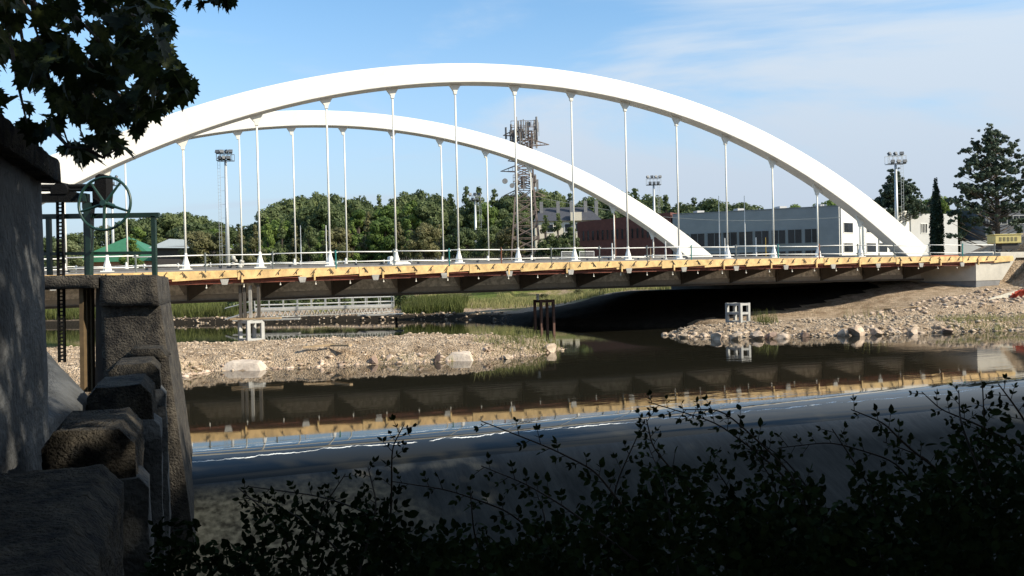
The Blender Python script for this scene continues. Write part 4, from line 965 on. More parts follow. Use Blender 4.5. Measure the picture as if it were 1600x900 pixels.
# flat roof, coping and rooftop boxes
bk = Vector((0,22,0)); rf = MB(); rf.prism([Vector((q.x,q.y,zt-.5)) for q in (a1-n1_*.3, a2-n1_*.4, a3-n2_*.4, a3+bk, a1+bk)], Vector((0,0,.15))).build('roof', mat('roof_felt',(.25,.25,.26),.9), gb)
MB().prism([a1+n1_*.06+Vector((0,0,zt)), a2+n1_*.06+Vector((0,0,zt)), a2+n1_*.06+Vector((0,0,zt+.12)), a1+n1_*.06+Vector((0,0,zt+.12))], -n1_*.5).build('coping', mat('coping_dark',(.18,.2,.22),.6), gb)
for k in range(3):
    p = PY(1078+k*17, 328, 135); MB().box((p.x,p.y,zt+.0+.5), (1.6,1.6,.9)).build('rooftop_unit', whitew, gb)
# upper window band and lower windows of the grey wing
tpx = lambda px: ((PY(px,400,Yc+ (1312-px)/260*9)).x - a1.x)/d1.x
x = 1058; k = 0
for x0_ in (1055,1080,1106,1130.5,1155,1180,1206,1231.5,1258):
    t0_ = max(.4, tpx(x0_)); t1_ = tpx(x0_+21); window(a1, d1, n1_, t0_, t1_, zt-4.9+.0, zt-3.0, framew, glass, gb, mull=1); window(a1, d1, n1_, t0_, t1_, zt-8.2, zt-6.0, framew, glass, gb, mull=1)
for px0,px1,ya,yb in ((1318,1333,348,363),(1353,1368,348,363),(1318,1333,380,394),(1353,1369,380,394),(1372,1386,380,394),(1389,1402,380,394)):
    Yw = Yc+(px0-1312)/112*12; t0_ = (PY(px0,ya,Yw).x-a2.x)/d2.x; t1_ = (PY(px1,ya,Yw+1.2).x-a2.x)/d2.x; window(a2, d2, n2_, t0_, t1_, PY(px0,yb,Yw).z, PY(px0,ya,Yw).z, whitew, glass, gb, mull=0)
n3_ = n3_ if n3_.y < 0 else -n3_
for px0,px1,ya,yb in ((1438,1450,350,364),):
    Yw = 128; t0_ = (PY(px0,ya,Yw).x-a3.x)/d3.x; t1_ = (PY(px1,ya,Yw).x-a3.x)/d3.x; window(a3, d3, n3_, t0_, t1_, PY(px0,yb,Yw).z, PY(px0,ya,Yw).z, whitew, glass, gb, mull=3)
for t_ in (.25, L2*.52, L2-.3):
    MB().bar(a2+d2*t_+n2_*.09+Vector((0,0,4.6)), a2+d2*t_+n2_*.09+Vector((0,0,zt-.1)), .11).build('downpipe', MATS['window_frame'], gb)
MB().prism([a2+n2_*.07+Vector((0,0,zt+.02)), a3+n2_*.07+Vector((0,0,zt+.02)), a3+n2_*.07+Vector((0,0,zt+.14)), a2+n2_*.07+Vector((0,0,zt+.14))], -n2_*.5).build('coping', MATS['coping_dark'], gb)
for t_ in (3.0, 9.0, 15.0, 20.5): MB().box(a1+d1*t_-n1_*5+Vector((0,0,zt+.35)), (1.2,1.2,.8), .3).build('rooftop_unit', lightw, gb)
MB().bar(a1+d1*.4+n1_*.03+Vector((0,0,zt-5.45)), a2-d1*.2+n1_*.03+Vector((0,0,zt-5.45)), .06,.10).build('string_course', MATS['window_frame'], gb)
# brick building
bL, bR = PY(903,400,132), PY(1052,400,124); zb = PY(905,347,132).z; bb = thing('brick_building', (bL.x,bL.y,4.8), 'dark brown brick building with a row of narrow windows behind the far arch foot', 'building')
ba = Vector((bL.x,bL.y,0)); bd = Vector((bR.x-.3-bL.x,bR.y-bL.y,0)); LB = bd.length; bd.normalize(); bn = Vector((bd.y,-bd.x,0)); bn = bn if bn.y < 0 else -bn
MB().prism([ba+Vector((0,0,4.4)), ba+bd*LB+Vector((0,0,4.4)), ba+bd*LB+Vector((0,0,zb+.6)), ba+Vector((0,0,zb))], -bn*10).build('wall', brick_m, bb)
for k in range(16): window(ba, bd, bn, .9+k*.83, 1.25+k*.83, zb-3.0, zb-1.5, brick_m, glass, bb)
# slate roof house behind
hL, hR = PY(836,360,150), PY(938,360,150); hz_ = 5; hs = thing('slate_roof_house', (hL.x,150,5), 'large house with grey slate hipped roof and chimneys behind the brick building', 'building')
zE = PY(880,345,150).z; zR = PY(880,321,150).z; creamw = mat('cream_render',(.66,.60,.47),.8,var=.1); slate = mat('slate',(.055,.058,.07),.7,var=.3,scale=3,bump=.3)
MB().box(((hL.x+hR.x)/2,154,(5+zE)/2),(hR.x-hL.x,8,zE-5)).build('wall', creamw, hs)
x0,x1 = hL.x-.3,hR.x+.3; mb = MB(); v = [(x0,149.6,zE),(x1,149.6,zE),(x1,158.4,zE),(x0,158.4,zE),(x0+1.6,154,zR),(x1-2.2,154,zR)]; mb.v = v; mb.f = [(0,1,5,4),(1,2,5),(2,3,4,5),(3,0,4),(3,2,1,0)]; rfo = mb.build('roof', slate, hs)
for px in (846,872,893,915,932):
    c = PY(px,322,152); MB().box((c.x,152.5,(zE+zR)/2+.9),(.6,.6,zR-zE+.1)).build('chimney', mat('chimney_grey',(.2,.2,.2),.8), rfo)
for px in (860,888,905):
    c = PY(px,352,149.5); window(Vector((c.x-.6,150,0)), Vector((1,0,0)), Vector((0,-1,0)), 0, 1.1, zE-2.0, zE-.6, whitew, glass, hs)
c = PY(900,334,149.5); MB().box((c.x,150.0,zE+.7),(2.0,1.4,1.5)).build('dormer', creamw, hs)
# green roofed pavilion
gL, gR = PY(140,410,132), PY(240,410,132); ga = thing('green_roof_pavilion', (gL.x,132,4.8), 'low pavilion with a green pyramid roof and pink walls behind the handwheel', 'building')
pink = mat('pink_render',(.52,.28,.22),.8,var=.2,scale=1); greenr = mat('green_sheet_roof',(.045,.17,.085),.5,var=.2,scale=1)
zg = PY(190,396,132).z; za = PY(178,373,136).z; cx = (gL.x+gR.x)/2-.6
MB().box((cx+1.2,136,(4.4+PY(190,407,132).z)/2+.35),(gR.x-gL.x+4.0,7.5,PY(190,404,132).z-4.4+.6)).build('wall', pink, ga)
mb = MB(); w = (gR.x-gL.x)/2+.4; mb.v = [(cx-w,131.6,zg-.3),(cx+w,131.6,zg-.3),(cx+w,141,zg-.3),(cx-w,141,zg-.3),(cx,136,za+.3),(cx-w-.2,131.2,zg-1.3),(cx+w+.2,131.2,zg-1.3),(cx+w+.2,141.4,zg-1.3),(cx-w-.2,141.4,zg-1.3)]; mb.f = [(0,1,4),(1,2,4),(2,3,4),(3,0,4),(5,6,1,0),(6,7,2,1),(7,8,3,2),(8,5,0,3),(8,7,6,5)]; mb.build('roof', greenr, ga)
# grey roofed shed
sL, sR = PY(238,400,126), PY(335,400,126); sh = thing('shed', (sL.x,126,4.8), 'low shed with a pale grey sheet roof left of the floodlight mast', 'building'); ze = PY(290,384,126).z; zr = PY(290,373,129).z
MB().box(((sL.x+sR.x)/2,130,(4.4+ze)/2),(sR.x-sL.x-.6,7,ze-4.4)).build('wall', mat('shed_dark',(.07,.06,.055),.8), sh)
mb = MB(); mb.v = [(sL.x-.4,125.6,ze-.2),(sR.x+.4,125.6,ze-.5),(sR.x-1.5,130,zr-.4),(sL.x+1.0,130,zr+.1),(sR.x+.4,134.5,ze-.5),(sL.x-.4,134.5,ze-.2)]; mb.f=[(0,1,2,3),(3,2,4,5),(0,3,5),(1,4,2),(5,4,1,0)]; mb.build('roof', mat('shed_roof',(.33,.36,.36),.6,var=.15), sh)
# dark building at the right edge
dL = PY(1552,400,128); zz = PY(1560,318,128).z; db = thing('dark_building', (dL.x,128,4.8), 'dark grey building with horizontal bands, partly hidden by the big pine', 'building')
dk = mat('dark_cladding',(.10,.11,.13),.7,var=.2,scale=1)
MB().box((dL.x+9,136,(4.4+zz)/2),(18,12,zz-4.4)).build('wall', dk, db)
for k,(ya,yb) in enumerate(((338,350),(366,374))): window(Vector((dL.x,130,0)), Vector((1,0,0)), Vector((0,-1,0)), .6, 9, PY(1560,yb,130).z, PY(1560,ya,130).z, lightw, glass, db, mull=8)
MB().box((dL.x-3,126,6.5),(6,.4,4)).build('side_wall', lightw, db)
# long dark site fence behind the far railing, left half
sf = thing('boundary_fence', (-30,112,4.6), 'dark slatted boundary fence along the far bank top behind the deck', 'fence'); fm = mat('fence_dark',(.07,.065,.06),.7)
fa, fb_ = PY(610,405,108), PY(900,402,112)
n = 96; dvf = (fb_-fa)/n
for k in range(n+1):
    q = fa+dvf*k; MB().bar((q.x,q.y,4.6),(q.x,q.y,7.35 if k%8 else 7.6),.07).build('slat' if k%8 else 'post', fm, sf)
for z in (5.2,7.1): MB().bar((fa.x,fa.y,z),(fb_.x,fb_.y,z),.06).build('fence_rail', fm, sf)

# ------------------------------------------------------------------ masts and pylon
def mast(px, ytop, Y, label, hw=18, lamps=7, levels=2, single=True):
    p = PY(px, ytop, Y); z0_ = 4.8; H = p.z; t = thing('floodlight_mast', (p.x,Y,z0_), label, 'floodlight mast', 'floodlight masts around the sports ground')
    w = hw*Y/FPX
    MB().tube([(p.x,Y,z0_-.3),(p.x,Y,H-w*1.1)],[.30,.17],10).build('pole', pole_steel, t, smooth=True)
    lx = p.x + (.9 if px > 700 else -.9); ld = MB()
    ld.bar((lx-.16,Y,z0_+1),(lx-.16,Y,H-w),.035); ld.bar((lx+.16,Y,z0_+1),(lx+.16,Y,H-w),.035)
    z = z0_+1
    while z < H-w: ld.bar((lx-.16,Y,z),(lx+.16,Y,z),.03); z += .45
    ld.build('ladder', pole_steel, t)
    cg = MB()
    z = z0_+3
    while z < H-w-.5:
        cg.ring((lx,Y-.2,z), .33, .018, (0,0,1), 12, 4); cg.bar((lx,Y,z),(p.x,Y,z),.03); z += 1.8
    cg.build('ladder_cage', pole_steel, t)
    fr = MB(); zb_, zt_ = H-w*1.1, H-.25
    for z in (zb_, (zb_+zt_)/2 if levels > 2 else zb_+.001, zt_):
        fr.bar((p.x-w,Y-.5,z),(p.x+w,Y-.5,z),.09); fr.bar((p.x-w,Y+.5,z),(p.x+w,Y+.5,z),.07)
    for k in range(5): xx = p.x-w+2*w*k/4; fr.bar((xx,Y-.5,zb_),(xx,Y-.5,zt_),.06); fr.bar((xx,Y+.5,zb_),(xx,Y+.5,zt_),.05); fr.bar((xx,Y-.5,zb_),(xx,Y+.5,zb_),.05)
    fr.build('platform_frame', lamp_dark if px < 700 else pole_steel, t)
    lm = MB().box((0,0,.18),(.46,.30,.36)).box((0,-.17,.18),(.54,.05,.44)); me = bpy.data.meshes.new('floodlight'); me.from_pydata(lm.v,[],lm.f); me.update(); me.materials.append(lamp_dark)
    for k in range(lamps):
        o = link('floodlight', me, None, t); xx = -w+2*w*(k+.5)/lamps; o.location = (xx,-.55, zt_-z0_+.08 if k%2 == 0 or levels < 2 else zb_-z0_+.12); o.rotation_euler = (R(-25),0,random.uniform(-.7,.7))
    return t
mast(352,238,110,'tall floodlight mast with caged ladder, left of the first far hanger pair', hw=12, lamps=7)
mast(174,277,150,'distant floodlight mast seen through the spokes of the handwheel', hw=12, lamps=5)
mast(742,304,150,'floodlight mast left of the lattice pylon, against dark trees', hw=9, lamps=5)
mast(1021,277,150,'floodlight mast rising behind the lower end of the far arch', hw=11, lamps=7)
mast(1399,241,117,'floodlight mast in front of the cedar, at the right end of the bridge', hw=14, lamps=6)

pyY = 120.0; pb = PY(822,404,pyY); ptop = PY(818,196,pyY); py = thing('lattice_pylon', (pb.x,pyY,4.8), 'tall steel lattice pylon crowded with antennas behind the far arch', 'pylon')
zA, zB, zC = 4.8, PY(820,296,pyY).z, ptop.z; wA, wB = 2.3, 1.3
def lat(z0_, z1_, w0, w1, n, name):
    mb = MB(); cx = pb.x
    cor = lambda z, w: [Vector((cx-w,pyY-w,z)), Vector((cx+w,pyY-w,z)), Vector((cx+w,pyY+w,z)), Vector((cx-w,pyY+w,z))]
    for i in range(n):
        a = i/n; b = (i+1)/n; ca = cor(z0_+(z1_-z0_)*a, w0+(w1-w0)*a); cb = cor(z0_+(z1_-z0_)*b, w0+(w1-w0)*b)
        for j in range(4):
            k = (j+1)%4; mb.bar(ca[j],cb[j],.20); mb.bar(ca[j],cb[k],.115); mb.bar(ca[k],cb[j],.115); mb.bar(cb[j],cb[k],.10)
    return mb.build(name, pylon_m, py)
lat(zA, zB, wA, wB, 7, 'lower_body'); lat(zB, zC-1.0, wB, 1.15, 8, 'upper_body')
def arm(z, side, L, name='crossarm'):
    mb = MB(); x0_ = pb.x+side*1.1; x1_ = x0_+side*L
    for dy in (-.5,.5): mb.bar((x0_,pyY+dy,z),(x1_,pyY,z+.1),.09); mb.bar((x0_,pyY+dy,z+.9),(x1_,pyY,z+.1),.08)
    for k in range(1,4): xx = x0_+side*L*k/4; mb.bar((xx,pyY-.3,z+.05),(xx,pyY,z+.85*(1-k/4)+.1),.05)
    mb.build(name, pylon_m, py)
for y_, sd, L in ((268,-1,2.3),(252,-1,1.2),(228,1,2.6),(212,-1,1.8),(306,-1,1.9),(308,1,1.9),(330,1,.9)): arm(PY(820,y_,pyY).z, sd, L)
for y_ in (202,222,285):
    z = PY(820,y_,pyY).z; mb = MB(); w = 1.75 if y_ < 230 else 1.6
    pts = [(pb.x-w,pyY-w),(pb.x+w,pyY-w),(pb.x+w,pyY+w),(pb.x-w,pyY+w)]
    for j in range(4): a, b = pts[j], pts[(j+1)%4]; mb.bar((*a,z),(*b,z),.1); mb.bar((*a,z+.9),(*b,z+.9),.06)
    for j in range(4):
        for k in range(5): a, b = pts[j], pts[(j+1)%4]; xx = a[0]+(b[0]-a[0])*k/5; yy = a[1]+(b[1]-a[1])*k/5; mb.bar((xx,yy,z),(xx,yy,z+.9),.05)
    mb.build('platform', pylon_m, py)
ant = MB().box((0,0,0),(.26,.16,1.7)); anm = bpy.data.meshes.new('panel_antenna'); anm.from_pydata(ant.v,[],ant.f); anm.update(); anm.materials.append(mat('antenna_grey',(.22,.22,.22),.6))
for k in range(46):
    o = link('panel_antenna', anm, None, py); a = random.uniform(0,6.28); y_ = random.choice([196,200,206,212,220,228,282,290]); rr = random.uniform(1.2,2.7) if y_ < 240 else 1.9
    o.location = (rr*math.cos(a), rr*math.sin(a), PY(820,y_,pyY).z-4.8); o.rotation_euler = (0,0,a)
mb = MB()
for k,(x_,y_,r_) in enumerate(((825,194,.42),(789,283,.4),(800,290,.35))):
    c = PY(x_,y_,pyY-1.5); MB().tube([c+Vector((0,.35,0)), c+Vector((0,.12,0)), c, c+Vector((0,-.05,0))],[.1,r_*.7,r_,r_*.98],16).build('dish_antenna', MATS['antenna_grey'], py, smooth=False)
for k in range(14):
    x_ = pb.x+random.uniform(-2.4,2.4); MB().bar((x_,pyY-1+random.uniform(-1,2),zC-1.6),(x_,pyY,zC+random.uniform(-.2,.9)),.06).build('whip_antenna', pylon_m, py)
MB().box(PY(814,208,pyY-.2),(.9,.8,1.2)).build('equipment_cabinet', pylon_m, py)
# power line from the pylon to the right
def wire(pts, label):
    o = MB().tube(pts, .03, 5).build('overhead_cable', mat('cable_pale',(.25,.27,.27),.5)); tag(o, label, 'cable', 'overhead cables')
for (ya, yb, lab) in ((306,358,'thin overhead cable from the pylon sagging towards the grey building'),):
    a = PY(838,308,120); b = PY(1312,340,112); wire([a+(b-a)*t_+Vector((0,0,-1.6*math.sin(math.pi*t_))) for t_ in np.linspace(0,1,24)], lab)

# ------------------------------------------------------------------ grasses
def blades(name, pts, h, m, wd=.03, lean=.35):
    n = len(pts); P = np.array(pts); a = rng.uniform(0,6.28,n); hh = h*(.5+rng.random(n)*.8); dx = np.cos(a); dy = np.sin(a)
    L = lean*hh*(.3+rng.random(n)); w = wd*(.7+.6*rng.random(n))
    v0 = P-np.stack([dx,dy,0*a],1)*w[:,None]; v1 = P+np.stack([dx,dy,0*a],1)*w[:,None]; b2 = rng.uniform(0,6.28,n)
    tip = P+np.stack([np.cos(b2)*L, np.sin(b2)*L, hh],1); V = np.stack([v0,v1,tip],1).reshape(-1,3); o = link(name, npmesh(name, V, np.arange(n*3).reshape(-1,3)), m, kind='stuff'); return o
def gpts(n, fx, fy):
    out = []
    while len(out) < n:
        x = fx(); y = fy(x); out.append((x,y))
    a = np.array(out); z = height(a[:,0], a[:,1]); return np.column_stack([a,z-.02])
bankY = lambda x: np.interp(x, [-150,-39,-7,-1,17], [112,96,91.5,88,84])
blades('reed_bed', gpts(7000, lambda: rng.uniform(-60,-32), lambda x: bankY(x)+1.0+10*rng.random()**1.2), 1.35, grassm, .045)
blades('reed_bed', gpts(4500, lambda: rng.uniform(-12.5,-5.5), lambda x: bankY(x)+1.2+11*rng.random()), 1.3, grassm, .045)
blades('bank_grass', gpts(6000, lambda: rng.uniform(-14,10), lambda x: bankY(x)+4.5+14*rng.random()), .6, drygrass, .04)
blades('bank_grass', gpts(4500, lambda: rng.uniform(-2,22), lambda x: bankY(min(x,16))+9+14*rng.random()), .6, drygrass, .04)
def on_spit(hz, n, x0, x1, y0, y1, dlo, dhi):
    out = []
    while len(out) < n:
        x, y = rng.uniform(x0,x1), rng.uniform(y0,y1); z, d = hz(x,y)
        if dlo < d < dhi: out.append((x,y,z-.03))
    return out
blades('island_grass', on_spit(hz1, 700, -2.2, 3.2, 44.5, 51, .15, 3), .55, drygrass, .016, .5)
blades('island_grass', on_spit(hz1, 450, -1.2, 2.6, 43.5, 51, 0.0, 3), .6, grassm, .014, .5)
blades('island_grass', on_spit(hz1, 160, -7, -2, 41, 47, -.1, .6), .38, drygrass, .014, .6)
blades('island_grass', on_spit(hz1, 130, -18, -8, 38, 44, -.1, 1.0), .22, drygrass, .014, .6)
blades('spit_grass', on_spit(hz2, 1500, 29, 40, 54, 59, -.1, 3), .45, drygrass, .022, .5)
blades('spit_grass', on_spit(hz2, 160, 17.2, 18.4, 57, 61, 1, 9), .9, grassm, .02, .4)
blades('spit_grass', on_spit(hz2, 40, 24, 26.5, 57, 62, 1, 9), .9, drygrass, .018, .3)

# ------------------------------------------------------------------ sluice structure on the left
PV = Vector((-.333, .943, 0)).normalized(); PX_ = Vector((PV.y, -PV.x, 0))           # along the parapet / to its right
def G(a, b, z, o=(0,0)): p = Vector((o[0],o[1],0)) + PV*a + PX_*b; return Vector((p.x,p.y,z))
# tall rendered wall with coping: far right corner seen at photo x = 72
wc = PY(68,400,9.2); wc = Vector((wc.x,wc.y,0)); zwt = PY(60,284,9.2).z; zct = PY(92,252,9.3).z
gw = thing('gatehouse_wall', (wc.x,wc.y,0), 'tall weathered grey rendered wall with a stone coping at the left edge', 'wall')
def wallprism(o, a0, a1, b0, b1, z0_, z1_): return [o+PV*a0+PX_*b0+Vector((0,0,z0_)), o+PV*a0+PX_*b1+Vector((0,0,z0_)), o+PV*a1+PX_*b1+Vector((0,0,z0_)), o+PV*a1+PX_*b0+Vector((0,0,z0_)), o+PV*a0+PX_*b0+Vector((0,0,z1_)), o+PV*a0+PX_*b1+Vector((0,0,z1_)), o+PV*a1+PX_*b1+Vector((0,0,z1_)), o+PV*a1+PX_*b0+Vector((0,0,z1_))]
def subdiv_rough(o, cuts, amp, scale, seed=0, hf=0):
    import bmesh
    bm = bmesh.new(); bm.from_mesh(o.data)
    for _ in range(8):
        es = [e for e in bm.edges if e.calc_length() > cuts]
        if not es: break
        bmesh.ops.subdivide_edges(bm, edges=es, cuts=1, use_grid_fill=True)
    bm.normal_update()
    from mathutils import noise
    off = Vector(wloc(o.parent)) if o.parent else Vector((0,0,0))
    for v in bm.verts:
        p = v.co+off; k = noise.fractal(p*scale+Vector((seed,0,0)), 1.0, 2.0, 4); v.co += v.normal*(k*amp + (hf*noise.fractal(Vector((p.x*8,p.y*8,p.z*16))+Vector((seed,9,0)), 1.0, 2.0, 3) if hf else 0))
    bmesh.ops.triangulate(bm, faces=bm.faces[:]); bm.to_mesh(o.data); bm.free(); o.data.update()
    o.data.polygons.foreach_set('use_smooth', [True]*len(o.data.polygons))
o = MB().hexa(wallprism(wc,-7.5,0,-3.0,0,-3.5,zwt)).build('wall_face', old_conc, gw); subdiv_rough(o, .3, .025, 1.4)
for k in range(5):
    a0_ = -7.4+k*1.52; o = MB().hexa(wallprism(wc,a0_,a0_+1.49 if k < 4 else .16,-3.1,.17,zwt+.002,zct)).build('coping_stone', old_stone, gw); subdiv_rough(o, .16, .035, 2.5, k)
# parapet of big blocks leading away, with lower wall and buttresses beneath
pw = thing('river_parapet', PZ(178,760,2.75), 'old stone parapet of big rounded blocks running away along the left side', 'parapet')
e1, e2 = PZ(180,752,2.80), PZ(246,572,2.80)
PD = Vector((e2.x-e1.x, e2.y-e1.y, 0)).normalized(); PN = Vector((PD.y,-PD.x,0)); PO = Vector((e1.x,e1.y,0))
def K(a, b, z): p = PO+PD*a+PN*b; return Vector((p.x,p.y,z))
def blockpoly(a0, a1, b0, b1, z0_, z1_, name, m, rough=.03, cut=.12, ch=.14, seed=0):
    # cross-section with chamfered shoulders, extruded along PD
    sec = [(b0,z0_),(b1,z0_),(b1,z1_-ch*1.1),(b1-ch,z1_),(b0+ch*.8,z1_),(b0,z1_-ch)]
    o = MB().prism([K(a0,b,z) for b,z in sec], PD*(a1-a0)).build(name, m, pw, bevel=0); subdiv_rough(o, cut, rough, 2.2, seed, .012 if name == 'block' else 0)
    return o
import math as _m
def a_of(y, z=2.80):       # distance along the parapet of a point seen at photo row y on its right edge
    xx = 180+(y-752)*(246-180)/(572-752.0); p = PZ(xx,y,z); return (Vector((p.x,p.y,0))-PO).dot(PD)
tops = [(-4.2, a_of(724)), (a_of(668), a_of(636)), (a_of(600), a_of(583)), (a_of(566), a_of(556))]
wid = .74
for k,(a0,a1) in enumerate(tops):
    blockpoly(a0, a1, -wid-.01*k-(.1 if k == 0 else 0), 0, .6, 2.80, 'block', old_stone, rough=.025, cut=.045 if k < 2 else .09, ch=.13, seed=k*3)
blockpoly(-4.5, a_of(556)+.3, -wid+.15, -.14, -3.4, 2.02, 'parapet_core', old_conc, rough=.04, cut=.3, ch=.05)
for k,(a0,a1) in enumerate(tops[1:]):
    blockpoly(a0-.1, a0+.55, -.3, .10, -3.4, 2.35, 'buttress', old_conc, rough=.035, cut=.18, ch=.08, seed=k)
# pier beside the weir, battered right face, at the end of the parapet
prp = PZ(290,716,0); prr = thing('sluice_pier', (prp.x,prp.y,-1), 'dark weathered concrete pier at the left end of the weir, carrying the sluice platform', 'pier')
Yf, Yb_ = 16.8, 20.6
def pierbox(xl0, xr0, y0_, xl1, xr1, y1_, Yn, Yfar, name, m, rough=.03, cut=.25, seed=0):
    # bottom left/right at photo row y0_, top left/right at row y1_, at distance Yn, extruded back
    bl, br, tr_, tl = PY(xl0,y0_,Yn), PY(xr0,y0_,Yn), PY(xr1,y1_,Yn), PY(xl1,y1_,Yn)
    o = MB().prism([bl,br,tr_,tl], PV*(Yfar-Yn)/PV.y).build(name, m, prr); subdiv_rough(o, cut, rough, 1.6, seed); return o
pierbox(168,306,860,157,251,478,Yf,Yb_,'shaft',pier_conc,.022,.2,1)
pierbox(155,249,478,157,244,430,Yf-.12,Yb_+.1,'cap',pier_conc,.02,.2,2)
pierbox(196,262,560,205,250,545,Yf-1.2,Yf-.1,'step',old_stone,.03,.2,3)
pierbox(148,172,640,150,160,430,Yf+.2,Yb_-.5,'slot_wall',mat('slot_dark',(.05,.045,.04),.9),.02,.3,4)
for k, x_ in enumerate((129,135,142)):
    a, b = PY(x_+2,612,Yf+.1+.25*k), PY(x_,448,Yf+.1+.25*k); MB().bar(a, b, .085,.12).build('gate_guide', slot_timber, prr)
# platform beam over the sluice channel
pl = thing('sluice_platform', PY(100,440,Yf+.6), 'dark concrete beam platform spanning the sluice channel at the left', 'platform')
a, b = PY(40,440,Yf-.05), PY(262,440,Yf-.05); zt_ = PY(160,429,Yf).z; zb_ = PY(160,450,Yf).z
o = MB().prism([Vector((a.x,Yf-.14,zb_)), Vector((PY(159,440,Yf).x,Yf-.14,zb_)), Vector((PY(159,440,Yf).x,Yf-.14,zt_)), Vector((a.x,Yf-.14,zt_))], PV*1.3).build('platform_beam', pier_conc, pl); subdiv_rough(o, .2, .02, 2)
# sloping channel wall seen below, dark
cs = thing('channel_wall', PY(90,640,12), 'dark sloping concrete channel wall below the platform', 'wall')
mbq = MB(); q = [PY(60,535,15.5), PY(80,556,15.5), PY(140,622,15.0), PY(118,646,13.0), PY(60,660,11.5)]
mbq.prism(q, Vector((-.3,.6,-2.6))); o = mbq.build('slope_face', old_conc, cs); subdiv_rough(o,.3,.02,1.5)
for o_ in subdiv_rough_later: subdiv_rough(o_, .25, .035, 1.8)
# walkway floor between wall and parapet
o = MB().prism([K(-5,-.75,.9), K(-5,-6,.9), K(10.5,-6,.9), K(10.5,-.75,.9)], Vector((0,0,-.6))).build('walkway', old_conc, kind='structure'); subdiv_rough(o,.6,.02,1)

# green railing on the platform
gr = thing('green_railing', PY(160,428,Yf), 'dark green tube railing on the sluice platform', 'railing'); YR = Yf+.35
def gp(x, y, Y=None): return PY(x, y, Y or YR)
MB().bar(gp(40,339), gp(249,336), .085,.10).build('top_rail', green_rail, gr); MB().bar(gp(40,397), gp(242,395), .06,.065).build('middle_rail', green_rail, gr)
for x_, w_ in ((77,.085),(137,.11),(241,.085)): MB().bar(gp(x_+1,430), gp(x_-1,338), w_).build('post', green_rail, gr)
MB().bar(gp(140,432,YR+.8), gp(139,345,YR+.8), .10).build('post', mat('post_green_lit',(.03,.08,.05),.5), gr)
# hoist: beam, shafts, gear housing, handwheel, rack
ho = thing('sluice_hoist', gp(140,430,YR-.1), 'old green cast iron sluice gear with a big spoked handwheel', 'sluice gear'); YH = YR-.15
MB().bar(gp(40,310,YH), gp(137,309,YH), .2,.17).build('hoist_beam', green_rail, ho)
MB().tube([gp(50,292,YH), gp(150,291,YH)], .05, 10).build('shaft', grease_iron, ho); MB().tube([gp(63,297,YH-.1), gp(146,297,YH-.1)], .03, 8).build('shaft', grease_iron, ho)
bpts = [(78,300),(80,291),(86,287),(92,284),(100,287),(104,293),(107,299),(104,303),(80,303)]
MB().prism([gp(x,y,YH-.14) for x,y in bpts], Vector((0,.34,0))).build('gear_housing', grease_iron, ho)
bpts = [(63,303),(112,299),(122,303),(122,314),(63,314)]
MB().prism([gp(x,y,YH-.12) for x,y in bpts], Vector((0,.28,0))).build('bracket', grease_iron, ho)
bpts = [(145,323),(144,300),(147,288),(149,275),(154,272),(161,272),(165,276),(166,300),(164,322)]
MB().prism([gp(x,y,YH-.02) for x,y in bpts], Vector((0,.3,0))).build('gear_column', grease_iron, ho)
bpts = [(128,316),(143,316),(141,340),(140,432),(134,432),(133,345),(128,324)]
MB().prism([gp(x,y,YH-.04) for x,y in bpts], Vector((0,.16,0))).build('pedestal', green_rail, ho)
hc = gp(163.5,318,YH-.3); RW = 41*YH/FPX; nrm = Vector((-.06,-.99,.10)).normalized()
wh = MB().ring(hc, RW, .028, nrm, 56, 8).build('handwheel', green_wheel, ho, smooth=True)
x_ax = nrm.cross(Vector((0,0,1))).normalized(); y_ax = nrm.cross(x_ax)
for k in range(5):
    a = 2*math.pi*k/5+.30; MB().tube([hc, hc+(x_ax*math.cos(a)+y_ax*math.sin(a))*RW],[.034,.022],8).build('spoke', green_wheel, wh)
MB().tube([hc-nrm*.30, hc+nrm*.08],[.06,.06],12).build('hub', green_wheel, wh)
MB().tube([hc+(-x_ax*.6+y_ax*.8)*RW, hc+(-x_ax*.6+y_ax*.8)*RW-nrm*-.16],[.02,.02],8).build('crank_handle', green_wheel, wh)
# toothed rack hanging down to the gate
rk = thing('gate_rack', gp(96,562,YH), 'long toothed gate rack hanging like a small ladder through the platform', 'gate rack')
for dx in (-4.2,4.2): MB().bar(gp(93.5+dx,286,YH+.02), gp(97+dx,566,YH+.02), .034,.06).build('side_bar', grease_iron, rk)
rm = None; n = 48
for k in range(n):
    t_ = k/(n-1); c = gp(93.5+3.5*t_, 290+t_*272, YH+.02)
    if rm is None:
        q = MB().box((0,0,0),(.115,.05,.030)); rm = bpy.data.meshes.new('rung'); rm.from_pydata(q.v,[],q.f); rm.update(); rm.materials.append(grease_iron)
    o = link('rung', rm, None, rk); o.location = c - rk.location

